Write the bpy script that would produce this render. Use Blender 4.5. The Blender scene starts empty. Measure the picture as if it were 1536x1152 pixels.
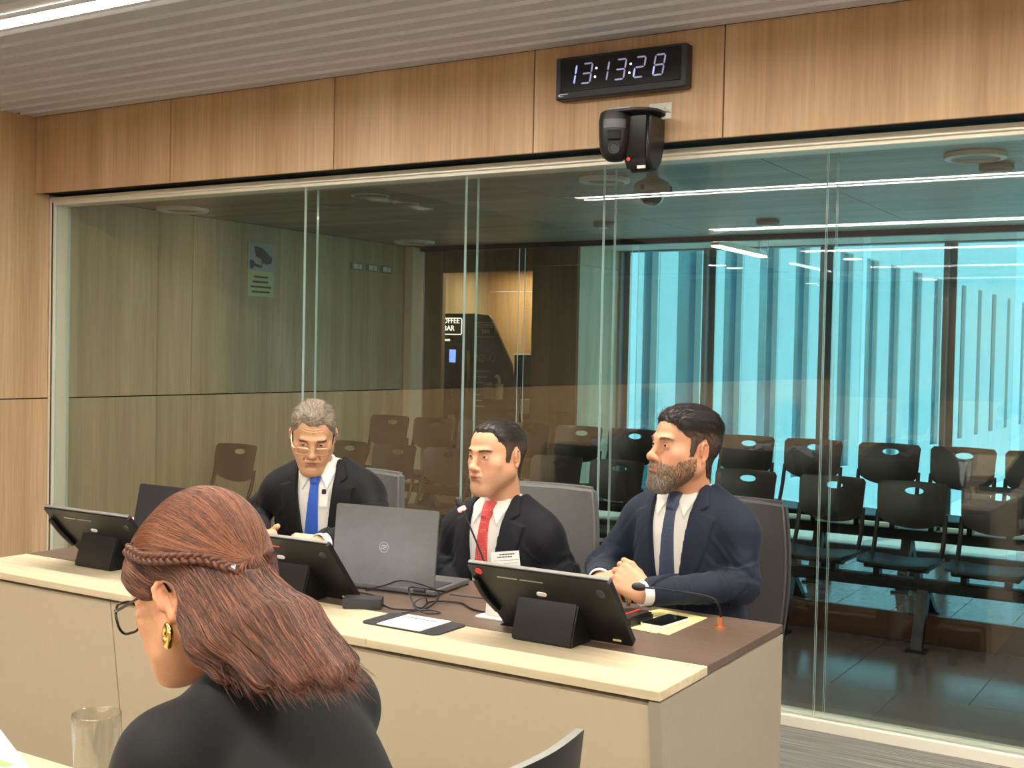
import bpy, bmesh, math, random
import numpy as np
from mathutils import Vector, Matrix, Euler
random.seed(7)
S = bpy.context.scene
COL = S.collection
PI = math.pi

# ------------------------------------------------------------------ camera
F_PX, IMG_W, IMG_H = 1797.0, 1536.0, 1152.0
EYE = 1.48
def _dir(u, v):
    w = np.array([u - IMG_W / 2, -(v - IMG_H / 2), -F_PX])
    return w / np.linalg.norm(w)
_ax = -_dir(-2140, 470)          # along the glass wall
_ay = _dir(1880, 552)            # through the glass wall
_ax = _ax - _ay * (_ax @ _ay); _ax /= np.linalg.norm(_ax)
_az = np.cross(_ax, _ay)
ROT = np.array([_ax, _ay, _az])
def on(u, v, X=None, Y=None, Z=None):
    """World point seen at pixel (u, v) on the plane X=, Y= or Z=."""
    r = ROT @ np.array([u - IMG_W / 2, -(v - IMG_H / 2), -F_PX]) / F_PX
    if X is not None: t = X / r[0]
    elif Y is not None: t = Y / r[1]
    else: t = (Z - EYE) / r[2]
    return Vector((t * r[0], t * r[1], EYE + t * r[2]))
cam_data = bpy.data.cameras.new('camera')
cam_data.sensor_fit = 'HORIZONTAL'
cam_data.sensor_width = 36.0
cam_data.lens = F_PX / IMG_W * 36.0
cam_data.clip_start, cam_data.clip_end = 0.05, 500
cam = bpy.data.objects.new('camera', cam_data); COL.objects.link(cam)
cam.matrix_world = Matrix.Translation((0, 0, EYE)) @ Matrix([list(r) for r in ROT]).to_4x4()
S.camera = cam

# ------------------------------------------------------------------ light and exposure
S.view_settings.view_transform = 'Standard'
S.view_settings.look = 'None'
S.view_settings.gamma = 1.0
S.view_settings.use_curve_mapping = False
S.view_settings.exposure = 0.0
world = bpy.data.worlds.new('sky'); S.world = world
world.use_nodes = True
wn = world.node_tree
sky = wn.nodes.new('ShaderNodeTexSky')
sky.sky_type = 'NISHITA'
sky.sun_elevation = math.radians(62); sky.sun_rotation = math.radians(20)
sky.sun_disc = False
wn.links.new(sky.outputs[0], wn.nodes['Background'].inputs[0])
SKY_STRENGTH = 0.36
wn.nodes['Background'].inputs[1].default_value = SKY_STRENGTH
sun_data = bpy.data.lights.new('sun', 'SUN'); sun_data.energy = 6.0; sun_data.angle = math.radians(1)
sun_data.color = (1, .95, .86)
sun = bpy.data.objects.new('sun', sun_data); COL.objects.link(sun)
sun.rotation_euler = Vector((-0.14, -0.42, -0.88)).to_track_quat('-Z', 'Y').to_euler()
STRIP_POWER = 90.0
STRIP_COLOR = (1.0, .95, .87)
LOBBY_POWER = 9.0

# ------------------------------------------------------------------ helpers
def link(o, parent=None, local=False):
    COL.objects.link(o)
    if parent is not None:
        o.parent = parent
        if not local and parent.type == 'EMPTY':
            o.matrix_parent_inverse = Matrix.Translation(parent.location).inverted()
    return o
def finish(bm, smooth=None):
    bmesh.ops.recalc_face_normals(bm, faces=bm.faces[:])
    if smooth is not None:
        for f in bm.faces: f.smooth = True
        for e in bm.edges:
            if len(e.link_faces) == 2:
                if e.calc_face_angle(0) > math.radians(smooth): e.smooth = False
            else: e.smooth = False
def obj(name, bm, m, parent=None, smooth=None, local=False):
    finish(bm, smooth)
    me = bpy.data.meshes.new(name); bm.to_mesh(me); bm.free()
    if isinstance(m, (list, tuple)):
        for k in m: me.materials.append(k)
    else: me.materials.append(m)
    o = bpy.data.objects.new(name, me)
    return link(o, parent, local)
def tag(o, label, cat, group=None):
    o['label'] = label; o['category'] = cat
    if group: o['group'] = group
    return o
def thing(name, label, cat, loc=(0, 0, 0), group=None):
    o = bpy.data.objects.new(name, None); COL.objects.link(o)
    o.location = loc; o.empty_display_size = .1
    return tag(o, label, cat, group)
def struct(o):
    o['kind'] = 'structure'; return o
def copy_tree(o, parent=None):
    c = o.copy(); COL.objects.link(c)
    if parent is not None: c.parent = parent
    for ch in list(o.children): copy_tree(ch, c)
    return c
def NB(): return bmesh.new()
def box(bm, x0, x1, y0, y1, z0, z1, bev=0.0, seg=1, M=None, mi=0):
    t = bmesh.new()
    bmesh.ops.create_cube(t, size=1.0)
    for v in t.verts:
        v.co = Vector(((x0 + x1) / 2 + v.co.x * (x1 - x0), (y0 + y1) / 2 + v.co.y * (y1 - y0), (z0 + z1) / 2 + v.co.z * (z1 - z0)))
    if bev > 0:
        bmesh.ops.bevel(t, geom=t.edges[:], offset=bev, segments=seg, profile=.7, affect='EDGES')
    return merge(bm, t, M, mi)
def merge(bm, t, M=None, mi=0):
    if M is not None: bmesh.ops.transform(t, matrix=M, verts=t.verts[:])
    for f in t.faces: f.material_index = mi
    me = bpy.data.meshes.new('tmp'); t.to_mesh(me); t.free(); bm.from_mesh(me); bpy.data.meshes.remove(me)
    return bm
def prism(bm, poly, y0, y1, axis='Y', M=None, mi=0):
    """Polygon in the (x,z) plane (axis Y), (x,y) plane (axis Z) or (y,z) plane (axis X), extruded."""
    t = bmesh.new()
    def P(a, b, c):
        return {'Y': (a, c, b), 'Z': (a, b, c), 'X': (c, a, b)}[axis]
    A = [t.verts.new(P(a, b, y0)) for a, b in poly]; B = [t.verts.new(P(a, b, y1)) for a, b in poly]
    t.faces.new(A); t.faces.new(B[::-1])
    for i in range(len(poly)):
        j = (i + 1) % len(poly); t.faces.new((A[i], B[i], B[j], A[j]))
    return merge(bm, t, M, mi)
def catmull(pts, n=8):
    P = [Vector(p) for p in pts]; P = [P[0] * 2 - P[1]] + P + [P[-1] * 2 - P[-2]]
    out = []
    for i in range(1, len(P) - 2):
        for k in range(n):
            t = k / n
            out.append(.5 * ((2 * P[i]) + (P[i + 1] - P[i - 1]) * t + (2 * P[i - 1] - 5 * P[i] + 4 * P[i + 1] - P[i + 2]) * t * t + (3 * P[i] - P[i - 1] - 3 * P[i + 1] + P[i + 2]) * t ** 3))
    out.append(P[-2]); return out
def tube(bm, pts, r, n=8, r2=None, cap=True, mi=0):
    pts = [Vector(p) for p in pts]; rings = []; N = len(pts)
    prev = None
    for i, p in enumerate(pts):
        d = (pts[min(i + 1, N - 1)] - pts[max(i - 1, 0)]).normalized()
        if prev is None:
            a = d.orthogonal().normalized()
        else:
            a = (prev - d * prev.dot(d)); a = a.normalized() if a.length > 1e-6 else d.orthogonal().normalized()
        prev = a; b = d.cross(a)
        rr = r if r2 is None else r + (r2 - r) * i / (N - 1)
        rings.append([bm.verts.new(p + (a * math.cos(2 * PI * k / n) + b * math.sin(2 * PI * k / n)) * rr) for k in range(n)])
    for A, B in zip(rings, rings[1:]):
        for k in range(n):
            bm.faces.new((A[k], A[(k + 1) % n], B[(k + 1) % n], B[k])).material_index = mi
    if cap:
        bm.faces.new(rings[0][::-1]).material_index = mi; bm.faces.new(rings[-1]).material_index = mi
    return bm
def lathe(bm, prof, n=24, M=None, mi=0, closed=False):
    """Profile [(r, z)] turned about Z."""
    t = bmesh.new(); rings = []
    for r, z in prof:
        if r < 1e-6: rings.append([t.verts.new((0, 0, z))])
        else: rings.append([t.verts.new((r * math.cos(2 * PI * k / n), r * math.sin(2 * PI * k / n), z)) for k in range(n)])
    pairs = list(zip(rings, rings[1:]))
    if closed: pairs.append((rings[-1], rings[0]))
    for A, B in pairs:
        for k in range(n):
            q = (k + 1) % n
            if len(A) == 1 and len(B) == 1: continue
            if len(A) == 1: t.faces.new((A[0], B[q], B[k]))
            elif len(B) == 1: t.faces.new((A[k], A[q], B[0]))
            else: t.faces.new((A[k], A[q], B[q], B[k]))
    return merge(bm, t, M, mi)
def rrect(w, h, r, n=5, cx=0, cy=0):
    out = []
    for sx, sy, a0 in ((1, 1, 0), (-1, 1, 90), (-1, -1, 180), (1, -1, 270)):
        for k in range(n + 1):
            a = math.radians(a0 + 90 * k / n)
            out.append((cx + sx * (w / 2 - r) + r * math.cos(a), cy + sy * (h / 2 - r) + r * math.sin(a)))
    return out
def text_bm(body, size, depth, M):
    cu = bpy.data.curves.new('tmp', 'FONT'); cu.body = body; cu.size = size; cu.extrude = depth
    cu.align_x = 'CENTER'; cu.align_y = 'CENTER'; cu.resolution_u = 2
    o = bpy.data.objects.new('tmp', cu); COL.objects.link(o)
    dg = bpy.context.evaluated_depsgraph_get()
    me = bpy.data.meshes.new_from_object(o.evaluated_get(dg))
    bm = bmesh.new(); bm.from_mesh(me); bpy.data.meshes.remove(me)
    bpy.data.objects.remove(o); bpy.data.curves.remove(cu)
    bmesh.ops.transform(bm, matrix=M, verts=bm.verts[:])
    return bm
FACE_CAM = Matrix.Rotation(PI / 2, 4, 'X')        # text plane XY -> XZ, facing -Y

# ------------------------------------------------------------------ materials
def srgb(r, g, b):
    f = lambda c: (c / 255 / 12.92) if c / 255 <= .04045 else ((c / 255 + .055) / 1.055) ** 2.4
    return (f(r), f(g), f(b), 1)
def new_mat(name):
    m = bpy.data.materials.new(name); m.use_nodes = True
    nt = m.node_tree; return m, nt, nt.nodes['Principled BSDF']
def N(nt, typ, **kw):
    n = nt.nodes.new(typ)
    for k, v in kw.items(): setattr(n, k, v)
    return n
def ramp(nt, fac, stops):
    r = N(nt, 'ShaderNodeValToRGB')
    el = r.color_ramp.elements
    while len(el) < len(stops): el.new(.5)
    for e, (p, c) in zip(el, stops): e.position = p; e.color = c
    nt.links.new(fac, r.inputs[0]); return r.outputs[0]
def noise(nt, scale=(5, 5, 5), s=1.0, detail=4, rough=.5, coord='Object', rnd=False):
    tc = N(nt, 'ShaderNodeTexCoord'); mp = N(nt, 'ShaderNodeMapping')
    mp.inputs['Scale'].default_value = scale
    nt.links.new(tc.outputs[coord], mp.inputs[0])
    if rnd:
        oi = N(nt, 'ShaderNodeObjectInfo'); mu = N(nt, 'ShaderNodeVectorMath', operation='SCALE')
        cb = N(nt, 'ShaderNodeCombineXYZ')
        for k in range(3): nt.links.new(oi.outputs['Random'], cb.inputs[k])
        mu.inputs['Scale'].default_value = 37.0
        nt.links.new(cb.outputs[0], mu.inputs[0]); nt.links.new(mu.outputs[0], mp.inputs['Location'])
    nz = N(nt, 'ShaderNodeTexNoise'); nz.inputs['Scale'].default_value = s
    nz.inputs['Detail'].default_value = detail; nz.inputs['Roughness'].default_value = rough
    nt.links.new(mp.outputs[0], nz.inputs['Vector'])
    return nz.outputs['Fac']
def mat(name, col, rough=.5, metal=0.0, var=.06, nscale=8, bump=0.0, bscale=200, spec=.5, coat=0.0, sheen=0.0):
    m, nt, b = new_mat(name)
    c = col if len(col) == 4 else srgb(*col)
    lo = tuple(x * (1 - var) for x in c[:3]) + (1,); hi = tuple(min(1, x * (1 + var)) for x in c[:3]) + (1,)
    nt.links.new(ramp(nt, noise(nt, s=nscale), [(.3, lo), (.7, hi)]), b.inputs['Base Color'])
    b.inputs['Roughness'].default_value = rough; b.inputs['Metallic'].default_value = metal
    b.inputs['Specular IOR Level'].default_value = spec
    b.inputs['Coat Weight'].default_value = coat
    b.inputs['Sheen Weight'].default_value = sheen
    if bump > 0:
        bp = N(nt, 'ShaderNodeBump'); bp.inputs['Strength'].default_value = bump; bp.inputs['Distance'].default_value = .002
        nt.links.new(noise(nt, s=bscale, detail=2), bp.inputs['Height']); nt.links.new(bp.outputs[0], b.inputs['Normal'])
    return m
def wood(name, dark, mid, light, axis='Z', rough=.45, s=1.0, spec=.35):
    m, nt, b = new_mat(name)
    k = {'Z': (1, 1, .035), 'X': (.035, 1, 1), 'Y': (1, .035, 1)}[axis]
    n1 = noise(nt, tuple(x * 6 * s for x in k), 1, 3, .5, rnd=True)
    n2 = noise(nt, tuple(x * 70 * s for x in k), 1, 4, .6, rnd=True)
    c1 = ramp(nt, n1, [(.32, srgb(*dark)), (.5, srgb(*mid)), (.68, srgb(*light))])
    c2 = ramp(nt, n2, [(.3, (.82, .82, .82, 1)), (.7, (1.08, 1.08, 1.08, 1))])
    mx = N(nt, 'ShaderNodeMix', data_type='RGBA', blend_type='MULTIPLY'); mx.inputs[0].default_value = 1
    nt.links.new(c1, mx.inputs[6]); nt.links.new(c2, mx.inputs[7])
    nt.links.new(mx.outputs[2], b.inputs['Base Color'])
    b.inputs['Roughness'].default_value = rough; b.inputs['Specular IOR Level'].default_value = spec
    return m
def emit(name, col, power):
    m, nt, b = new_mat(name)
    b.inputs['Base Color'].default_value = (.8, .8, .8, 1)
    b.inputs['Emission Color'].default_value = tuple(col[:3]) + (1,)
    b.inputs['Emission Strength'].default_value = power
    return m
def glass(name, tint, base=.045, rough=0.0, power=5.0):
    """Thin sheet: tinted transmission mixed with a mirror by Schlick's law, the same from both sides."""
    m, nt, b = new_mat(name)
    nt.nodes.remove(b)
    out = nt.nodes['Material Output']
    tr = N(nt, 'ShaderNodeBsdfTransparent'); tr.inputs[0].default_value = tuple(tint) + (1,)
    gl = N(nt, 'ShaderNodeBsdfGlossy'); gl.inputs['Roughness'].default_value = rough
    ge = N(nt, 'ShaderNodeNewGeometry'); dt = N(nt, 'ShaderNodeVectorMath', operation='DOT_PRODUCT')
    nt.links.new(ge.outputs['Normal'], dt.inputs[0]); nt.links.new(ge.outputs['Incoming'], dt.inputs[1])
    def mth(op, a, bb=None):
        n = N(nt, 'ShaderNodeMath', operation=op)
        for i, x in enumerate((a, bb)):
            if x is None: continue
            if isinstance(x, (int, float)): n.inputs[i].default_value = x
            else: nt.links.new(x, n.inputs[i])
        return n.outputs[0]
    c = mth('ABSOLUTE', dt.outputs['Value']); f = mth('POWER', mth('SUBTRACT', 1.0, c), power)
    fr = mth('ADD', mth('MULTIPLY', f, 1 - base), base)
    mx = N(nt, 'ShaderNodeMixShader')
    nt.links.new(fr, mx.inputs[0]); nt.links.new(tr.outputs[0], mx.inputs[1]); nt.links.new(gl.outputs[0], mx.inputs[2])
    nt.links.new(mx.outputs[0], out.inputs[0])
    return m

M_OAK = wood('oak_veneer', (200, 162, 120), (213, 177, 135), (224, 191, 152))
M_OAK_DARK = wood('walnut_veneer', (128, 102, 80), (144, 116, 92), (158, 130, 104))
M_OAK_GREY = wood('grey_oak_veneer', (172, 158, 128), (190, 176, 146), (204, 190, 160))
M_CEIL_WOOD = wood('ceiling_veneer', (150, 138, 124), (166, 154, 140), (180, 168, 154), axis='X')
M_SLAT = mat('painted_slat', (210, 211, 217), .5)
M_SLAT_LIP = mat('slat_lip', (242, 245, 250), .5, var=.01)
M_SLAT_BACK = mat('ceiling_backing', (238, 234, 228), .6)
M_CARPET, nt, b = new_mat('striped_carpet')
nt.links.new(ramp(nt, noise(nt, (1.5, 160, 1), 1, 3, .7), [(.35, srgb(84, 82, 78)), (.5, srgb(122, 118, 112)), (.66, srgb(160, 155, 146))]), b.inputs['Base Color'])
b.inputs['Roughness'].default_value = .95
M_ALU = mat('cream_aluminium', (240, 235, 214), .4, .1, var=.01)
M_STEEL = mat('brushed_steel', (190, 190, 186), .3, 1.0)
M_EDGE = mat('glass_edge', (205, 222, 214), .2, .0, coat=.5)
M_GLASS = glass('clear_glass', (.965, .975, .955), .055)
M_FACADE_GLASS = glass('tinted_facade_glass', (.54, .88, .93), .04)
M_GAP = mat('black_gap', (18, 16, 14), .9)
M_BLACK = mat('black_plastic', (20, 20, 21), .38, bump=.1, bscale=500)
M_BLACK_GLOSS = mat('black_gloss', (14, 14, 16), .15)
M_CHAR = mat('charcoal_plastic', (44, 44, 46), .5)
M_SEAT = mat('black_seat_plastic', (26, 28, 30), .33)
M_BLACK_METAL = mat('black_metal', (24, 25, 27), .4, .4)
M_WHITE = mat('white_plastic', (236, 233, 222), .4)
M_PAPER = mat('white_paper', (244, 242, 232), .8)
M_YELLOW = mat('yellow_paper', (243, 232, 150), .8)
M_RED = mat('red_plastic', (226, 58, 52), .4)
M_COPPER = mat('copper_ring', (214, 140, 100), .3, .8)
M_LEATHER = mat('grey_leather', (96, 94, 90), .5, bump=.25, bscale=300)
M_LEATHER_DARK = mat('dark_leather', (56, 53, 50), .5, bump=.25, bscale=300)
M_BEIGE = wood('beige_laminate', (208, 190, 154), (216, 198, 163), (223, 206, 173), axis='X', rough=.42, s=.6)
M_BEIGE_PANEL = mat('beige_panel', (198, 182, 152), .5, var=.02)
M_BEIGE_END = mat('taupe_end_panel', (160, 150, 130), .5, var=.02)
M_BROWN = wood('brown_desktop', (92, 74, 62), (104, 85, 72), (114, 95, 82), axis='X', rough=.38, s=.8)
M_LAPTOP = mat('laptop_grey', (122, 121, 120), .42, .55)
M_SCREEN = emit('screen_glow', (.55, .65, .8), .6)
M_GOLD = mat('polished_gold', (232, 196, 112), .16, 1.0)
M_TILE_LOW = mat('dark_floor_tile', (84, 81, 77), .16, var=.14, nscale=3)
M_TILE_HIGH = mat('platform_floor_tile', (124, 121, 115), .14, var=.10, nscale=3)
M_RISER = wood('red_brown_riser', (58, 40, 32), (70, 48, 38), (80, 56, 44), axis='X', rough=.3)
M_STONE = mat('pale_corridor_tile', (248, 208, 184), .25, var=.06, nscale=2)
M_CONCRETE = mat('pale_concrete', (226, 226, 222), .7, var=.04, nscale=.4)
M_CLAD = mat('white_cladding', (228, 234, 234), .5, var=.04, nscale=.3)
M_STRIP_WIN = mat('dark_strip_glazing', (76, 120, 132), .15, var=.2, nscale=.4)
M_MULLION = mat('bronze_mullion', (140, 146, 150), .5, .1)
M_STRIP = emit('strip_light', STRIP_COLOR, STRIP_POWER)
M_LAMP = emit('corridor_lamp', (1, .97, .9), 26)
M_SPOT = emit('downlight_glow', (1, .9, .72), LOBBY_POWER)
M_GREY_PAINT = mat('grey_fitting', (150, 146, 138), .5)
M_DOME = mat('dome_housing', (150, 152, 146), .4)
M_DOME_GLASS = mat('smoked_dome', (16, 20, 24), .08, coat=1)

# ------------------------------------------------------------------ the meeting room
GLASS_Y, WALL_X, HEAD_Y = 4.671, -6.18, 4.57
CEIL_Z, LOB_Z, PLAT_Z = 2.82, 2.37, .15
bm = NB(); box(bm, WALL_X, 6.2, -11.2, GLASS_Y + .05, -.05, 0)
struct(obj('floor', bm, M_CARPET))

def panels(root, rects, m, axis, a, b, gap=.004, name='wood_panel'):
    """Thin boards on a wall; rects are (h0, h1, z0, z1); axis tells the wall's normal; a..b its thickness."""
    for h0, h1, z0, z1 in rects:
        bm = NB()
        if axis == 'X': box(bm, a, b, h0 + gap / 2, h1 - gap / 2, z0 + gap / 2, z1 - gap / 2)
        else: box(bm, h0 + gap / 2, h1 - gap / 2, a, b, z0 + gap / 2, z1 - gap / 2)
        obj(name, bm, m, root)

# side wall: runs on through the glass into the gallery
bm = NB(); box(bm, WALL_X - .12, WALL_X - .02, -11.2, 8.2, -.05, 3.0)
wl = struct(obj('wall_left', bm, M_GAP))
ys = [-11.2, -8.4, -5.6, -2.8, 0, 1.7, 3.38, 4.671]
panels(wl, [(a, b, 0, 1.148) for a, b in zip(ys, ys[1:])] + [(3.38, 4.671, 1.152, CEIL_Z)], M_OAK, 'X', WALL_X - .02, WALL_X)
panels(wl, [(a, b, 1.152, CEIL_Z) for a, b in zip(ys[:-1], ys[1:-1])], mat('dark_acoustic_panel', (100, 92, 80), .9), 'X', WALL_X - .02, WALL_X)
ys = [4.671, 5.5, 5.8, 7.08, 8.2]
panels(wl, [(a, b, z0, z1) for a, b in zip(ys, ys[1:]) for z0, z1 in ((0, 1.148), (1.152, LOB_Z))], M_OAK_GREY, 'X', WALL_X - .02, WALL_X + .02)
# header above the glass
bm = NB(); box(bm, WALL_X, 6.2, HEAD_Y + .02, GLASS_Y + .1, 2.372, 3.0)
wf = struct(obj('wall_front', bm, M_GAP))
xs = [-6.178, -5.036, -3.885, -2.741, -1.85, -.7, .45, 1.6, 2.75, 3.9, 5.05, 6.2]
panels(wf, [(a, b, 2.364, CEIL_Z) for a, b in zip(xs, xs[1:])], M_OAK, 'Y', HEAD_Y, HEAD_Y + .02, gap=.007)
bm = NB(); box(bm, 6.1, 6.2, -11.2, GLASS_Y, 0, 3.0)
struct(obj('wall_right', bm, M_OAK))
bm = NB(); box(bm, WALL_X, 6.2, -11.2, -11.1, 0, 3.0)
wb = struct(obj('wall_back', bm, M_GAP))
xs = [-6.18 + 1.38 * k for k in range(10)]
panels(wb, [(a, b, 0, .85) for a, b in zip(xs, xs[1:])], M_OAK, 'Y', -11.1, -11.08)
panels(wb, [(a, b, .85, CEIL_Z) for a, b in zip(xs, xs[1:])], M_OAK_DARK, 'Y', -11.1, -11.08)
# slatted ceiling with linear lights
bm = NB(); box(bm, WALL_X, 6.2, -11.2, HEAD_Y + .02, CEIL_Z + .008, CEIL_Z + .1)
ce = struct(obj('ceiling', bm, M_SLAT_BACK))
STRIPS = [3.155, .40, -2.35, -5.10, -7.85, -10.4]
bm = NB(); box(bm, WALL_X + .01, 6.1, -.050, .050, CEIL_Z - .004, CEIL_Z + .008)
box(bm, WALL_X + .01, 6.1, -.054, -.0495, CEIL_Z - .0095, CEIL_Z + .008, mi=1)
proto = obj('slat', bm, [M_SLAT, M_SLAT_LIP], ce)
y = HEAD_Y - .06; first = True
while y > -11.1:
    if all(abs(y - q) > .108 for q in STRIPS):
        o = proto if first else proto.copy()
        if not first: COL.objects.link(o)
        o.location = (0, y, 0); first = False
    y -= .131
for k, q in enumerate(STRIPS):
    t = thing('linear_light', 'long white linear ceiling light set between the pale slats, row %s from the glass' % ['first', 'second', 'third', 'fourth', 'fifth', 'sixth'][k], 'light', (0, q, CEIL_Z), 'linear lights in the slatted ceiling')
    x0 = -5.05 + .08 * k
    bm = NB(); box(bm, x0, 5.6, q - .042, q + .042, CEIL_Z - .006, CEIL_Z + .004); obj('diffuser', bm, M_STRIP, t)
    bm = NB(); box(bm, x0 - .01, 5.61, q - .054, q - .044, CEIL_Z - .012, CEIL_Z + .006); box(bm, x0 - .01, 5.61, q + .044, q + .054, CEIL_Z - .012, CEIL_Z + .006)
    obj('trim_rail', bm, M_SLAT_LIP, t)

# ------------------------------------------------------------------ glass partition: two skins of panes in a cream frame
w1 = struct(thing('window_1', 'double skinned clear glass partition in a slim cream aluminium frame', 'window', (-3, GLASS_Y, 0)))
del w1['category'], w1['label']
def frame_bars(root, x0, x1, ya, yb, ztop, m, name='frame_rail', zb=0, h=.032, w=.03, left=True):
    bm = NB(); box(bm, x0, x1, ya, yb, ztop - h, ztop, .002); obj(name, bm, m, root)
    bm = NB(); box(bm, x0, x1, ya, yb, zb, zb + .045, .002); obj(name, bm, m, root)
    if left:
        bm = NB(); box(bm, x0, x0 + w, ya, yb, zb + .045, ztop - h, .002); obj(name.replace('rail', 'stile'), bm, m, root)
frame_bars(w1, WALL_X, 6.1, GLASS_Y, GLASS_Y + .012, 2.355, M_ALU, h=.028, w=.02)
frame_bars(w1, WALL_X + .02, 6.1, GLASS_Y + .012, GLASS_Y + .13, 2.350, M_ALU, name='inner_rail', h=.04, w=.012)
def pane_row(root, xs, y, th, z0, z1, m, edge=M_EDGE, gap=.006, name='glass_pane'):
    for a, b in zip(xs, xs[1:]):
        bm = NB(); box(bm, a + gap / 2, b - gap / 2, y - th / 2, y + th / 2, z0, z1)
        finish(bm)
        for f in bm.faces: f.material_index = 0 if abs(f.normal.y) > .9 else 1
        obj(name, bm, [m, edge], root)
xs1 = [-6.15, -4.178, -3.18, -2.448, -1.455, -.455, .55, 1.55, 2.55, 3.55, 4.55, 6.0]
pane_row(w1, xs1, GLASS_Y + .03, .01, .05, 2.33, M_GLASS)
xs2 = [x + .018 for x in xs1]; xs2[0] = -6.14
pane_row(w1, xs2, GLASS_Y + .105, .01, .05, 2.33, M_GLASS)

# ------------------------------------------------------------------ gallery behind the glass
bm = NB(); box(bm, WALL_X, 6.2, GLASS_Y + .05, 6.47, -.05, -.004)
fl = struct(obj('floor_gallery', bm, M_GAP))
x = -6.1
while x < 3.4:
    for y0, y1 in ((GLASS_Y + .14, 5.42), (5.42, 6.47)):
        bm = NB(); xx = x + (.3 if y0 > 5 else 0); box(bm, xx + .002, xx + .598, y0 + .002, y1 - .002, -.004, 0); obj('floor_tile', bm, M_TILE_LOW, fl)
    x += .6
bm = NB(); box(bm, WALL_X, 6.2, 6.49, 8.32, -.05, PLAT_Z - .004)
pf = struct(obj('floor_platform', bm, M_GAP))
x = -6.1; k = 0
while x < 2.4:
    for y0, y1 in ((6.49, 7.4), (7.4, 8.3)):
        bm = NB(); box(bm, x + .002, x + .298, y0 + .002, y1 - .002, PLAT_Z - .004, PLAT_Z); obj('floor_tile', bm, M_TILE_HIGH, pf)
    x += .3
bm = NB(); box(bm, WALL_X + .02, 6.2, 6.46, 6.49, 0, PLAT_Z, .003); struct(obj('trim_1', bm, M_RISER)).name = 'trim_1'
bm = NB(); box(bm, WALL_X, 6.2, GLASS_Y + .12, 8.32, LOB_Z + .01, LOB_Z + .6)
cg = struct(obj('ceiling_gallery', bm, M_GAP))
xs = [WALL_X + .02, -4.9, -3.4, -1.9, -.4, 1.1, 2.6, 6.1]; ysq = [GLASS_Y + .14, 5.9, 7.15, 8.30]
for a, b in zip(xs, xs[1:]):
    for c, d in zip(ysq, ysq[1:]):
        bm = NB(); box(bm, a + .003, b - .003, c + .003, d - .003, LOB_Z, LOB_Z + .012); obj('ceiling_panel', bm, M_CEIL_WOOD, cg)
# second glass partition between gallery and corridor
w2 = struct(thing('window_2', '', '', (-3, 8.3, 0))); del w2['category'], w2['label']
frame_bars(w2, WALL_X - .02, 6.1, 8.30, 8.36, 2.39, M_CHAR, zb=PLAT_Z, h=.06, left=False)
bm = NB(); box(bm, WALL_X - .02, WALL_X + .10, 8.20, 8.36, PLAT_Z, 2.36, .003); obj('frame_stile', bm, M_ALU, w2)
pane_row(w2, [-6.08, -5.075, -4.06, -3.03, -2.29, -1.3, -.3, .7, 1.7, 2.7], 8.33, .012, PLAT_Z + .045, 2.34, M_GLASS, gap=.055)
# corridor
bm = NB(); box(bm, -9, 6.2, 8.32, 10.2, -.05, PLAT_Z - .004)
fc = struct(obj('floor_corridor', bm, M_GAP))
x = -9
while x < 2:
    for y0, y1 in ((8.36, 9.06), (9.06, 9.76)):
        bm = NB(); box(bm, x + .002, x + .898, y0 + .002, y1 - .002, PLAT_Z - .004, PLAT_Z); obj('floor_tile', bm, M_STONE, fc)
    x += .9
bm = NB(); box(bm, -9, 6.2, 8.32, 9.85, 2.42, 2.9)
struct(obj('ceiling_corridor', bm, mat('pale_paint', (206, 204, 198), .6)))
bm = NB(); box(bm, -9.1, -9, 8.2, 11, 0, 2.9); struct(obj('wall_corridor_end', bm, M_OAK_GREY))
bm = NB(); box(bm, -9, -7.9, 8.2, 8.25, 0, 2.9); box(bm, -7.9, WALL_X - .14, 8.15, 8.2, 0, 2.9); struct(obj('wall_corridor_near', bm, M_OAK_GREY))
# wall with the coffee alcove
AL0, AL1 = -6.33, -5.375
bm = NB(); box(bm, -9, AL0, 9.0, 9.05, PLAT_Z, 2.42); wc = struct(obj('wall_alcove', bm, M_OAK_GREY))
for x0, x1, y0, y1, z0, z1, m in ((AL0, AL1, 9.0, 9.08, 2.2, 2.42, M_OAK_DARK), (AL1, -4.93, 9.0, 9.03, 2.243, 2.42, M_OAK_DARK), (AL1, -4.93, 9.0, 9.03, PLAT_Z, 2.239, M_OAK_DARK),
                                  (-4.93, -4.905, 9.0, 9.74, 2.245, 2.42, M_OAK_GREY), (-4.93, -4.905, 9.0, 9.74, PLAT_Z, 2.239, M_OAK_GREY), (AL1 - .001, AL1 + .02, 9.03, 10.2, PLAT_Z, 2.42, M_OAK_DARK), (AL0 - .3, AL0 - .28, 9.05, 10.2, PLAT_Z, 2.42, M_OAK_GREY)):
    bm = NB(); box(bm, x0, x1, y0, y1, z0, z1); obj('wood_panel', bm, m, wc)
xs = [-7.2, -6.62, -6.05, -5.37]
for a, b in zip(xs, xs[1:]):
    for z0, z1 in ((PLAT_Z, 2.09), (2.095, 2.42)):
        bm = NB(); box(bm, a + .003, b - .003, 10.2, 10.22, z0, z1); obj('wood_panel', bm, M_OAK, wc)
la = bpy.data.lights.new('alcove_light', 'AREA'); la.energy = 14; la.size = .5; la.color = (1, .82, .55)
lo = bpy.data.objects.new('alcove_light', la); COL.objects.link(lo); lo.location = (-6.0, 9.75, 2.29)
bm = NB(); box(bm, -7.2, -5.37, 9.05, 10.25, 2.30, 2.36); obj('alcove_soffit', bm, M_OAK_GREY, wc)
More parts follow.
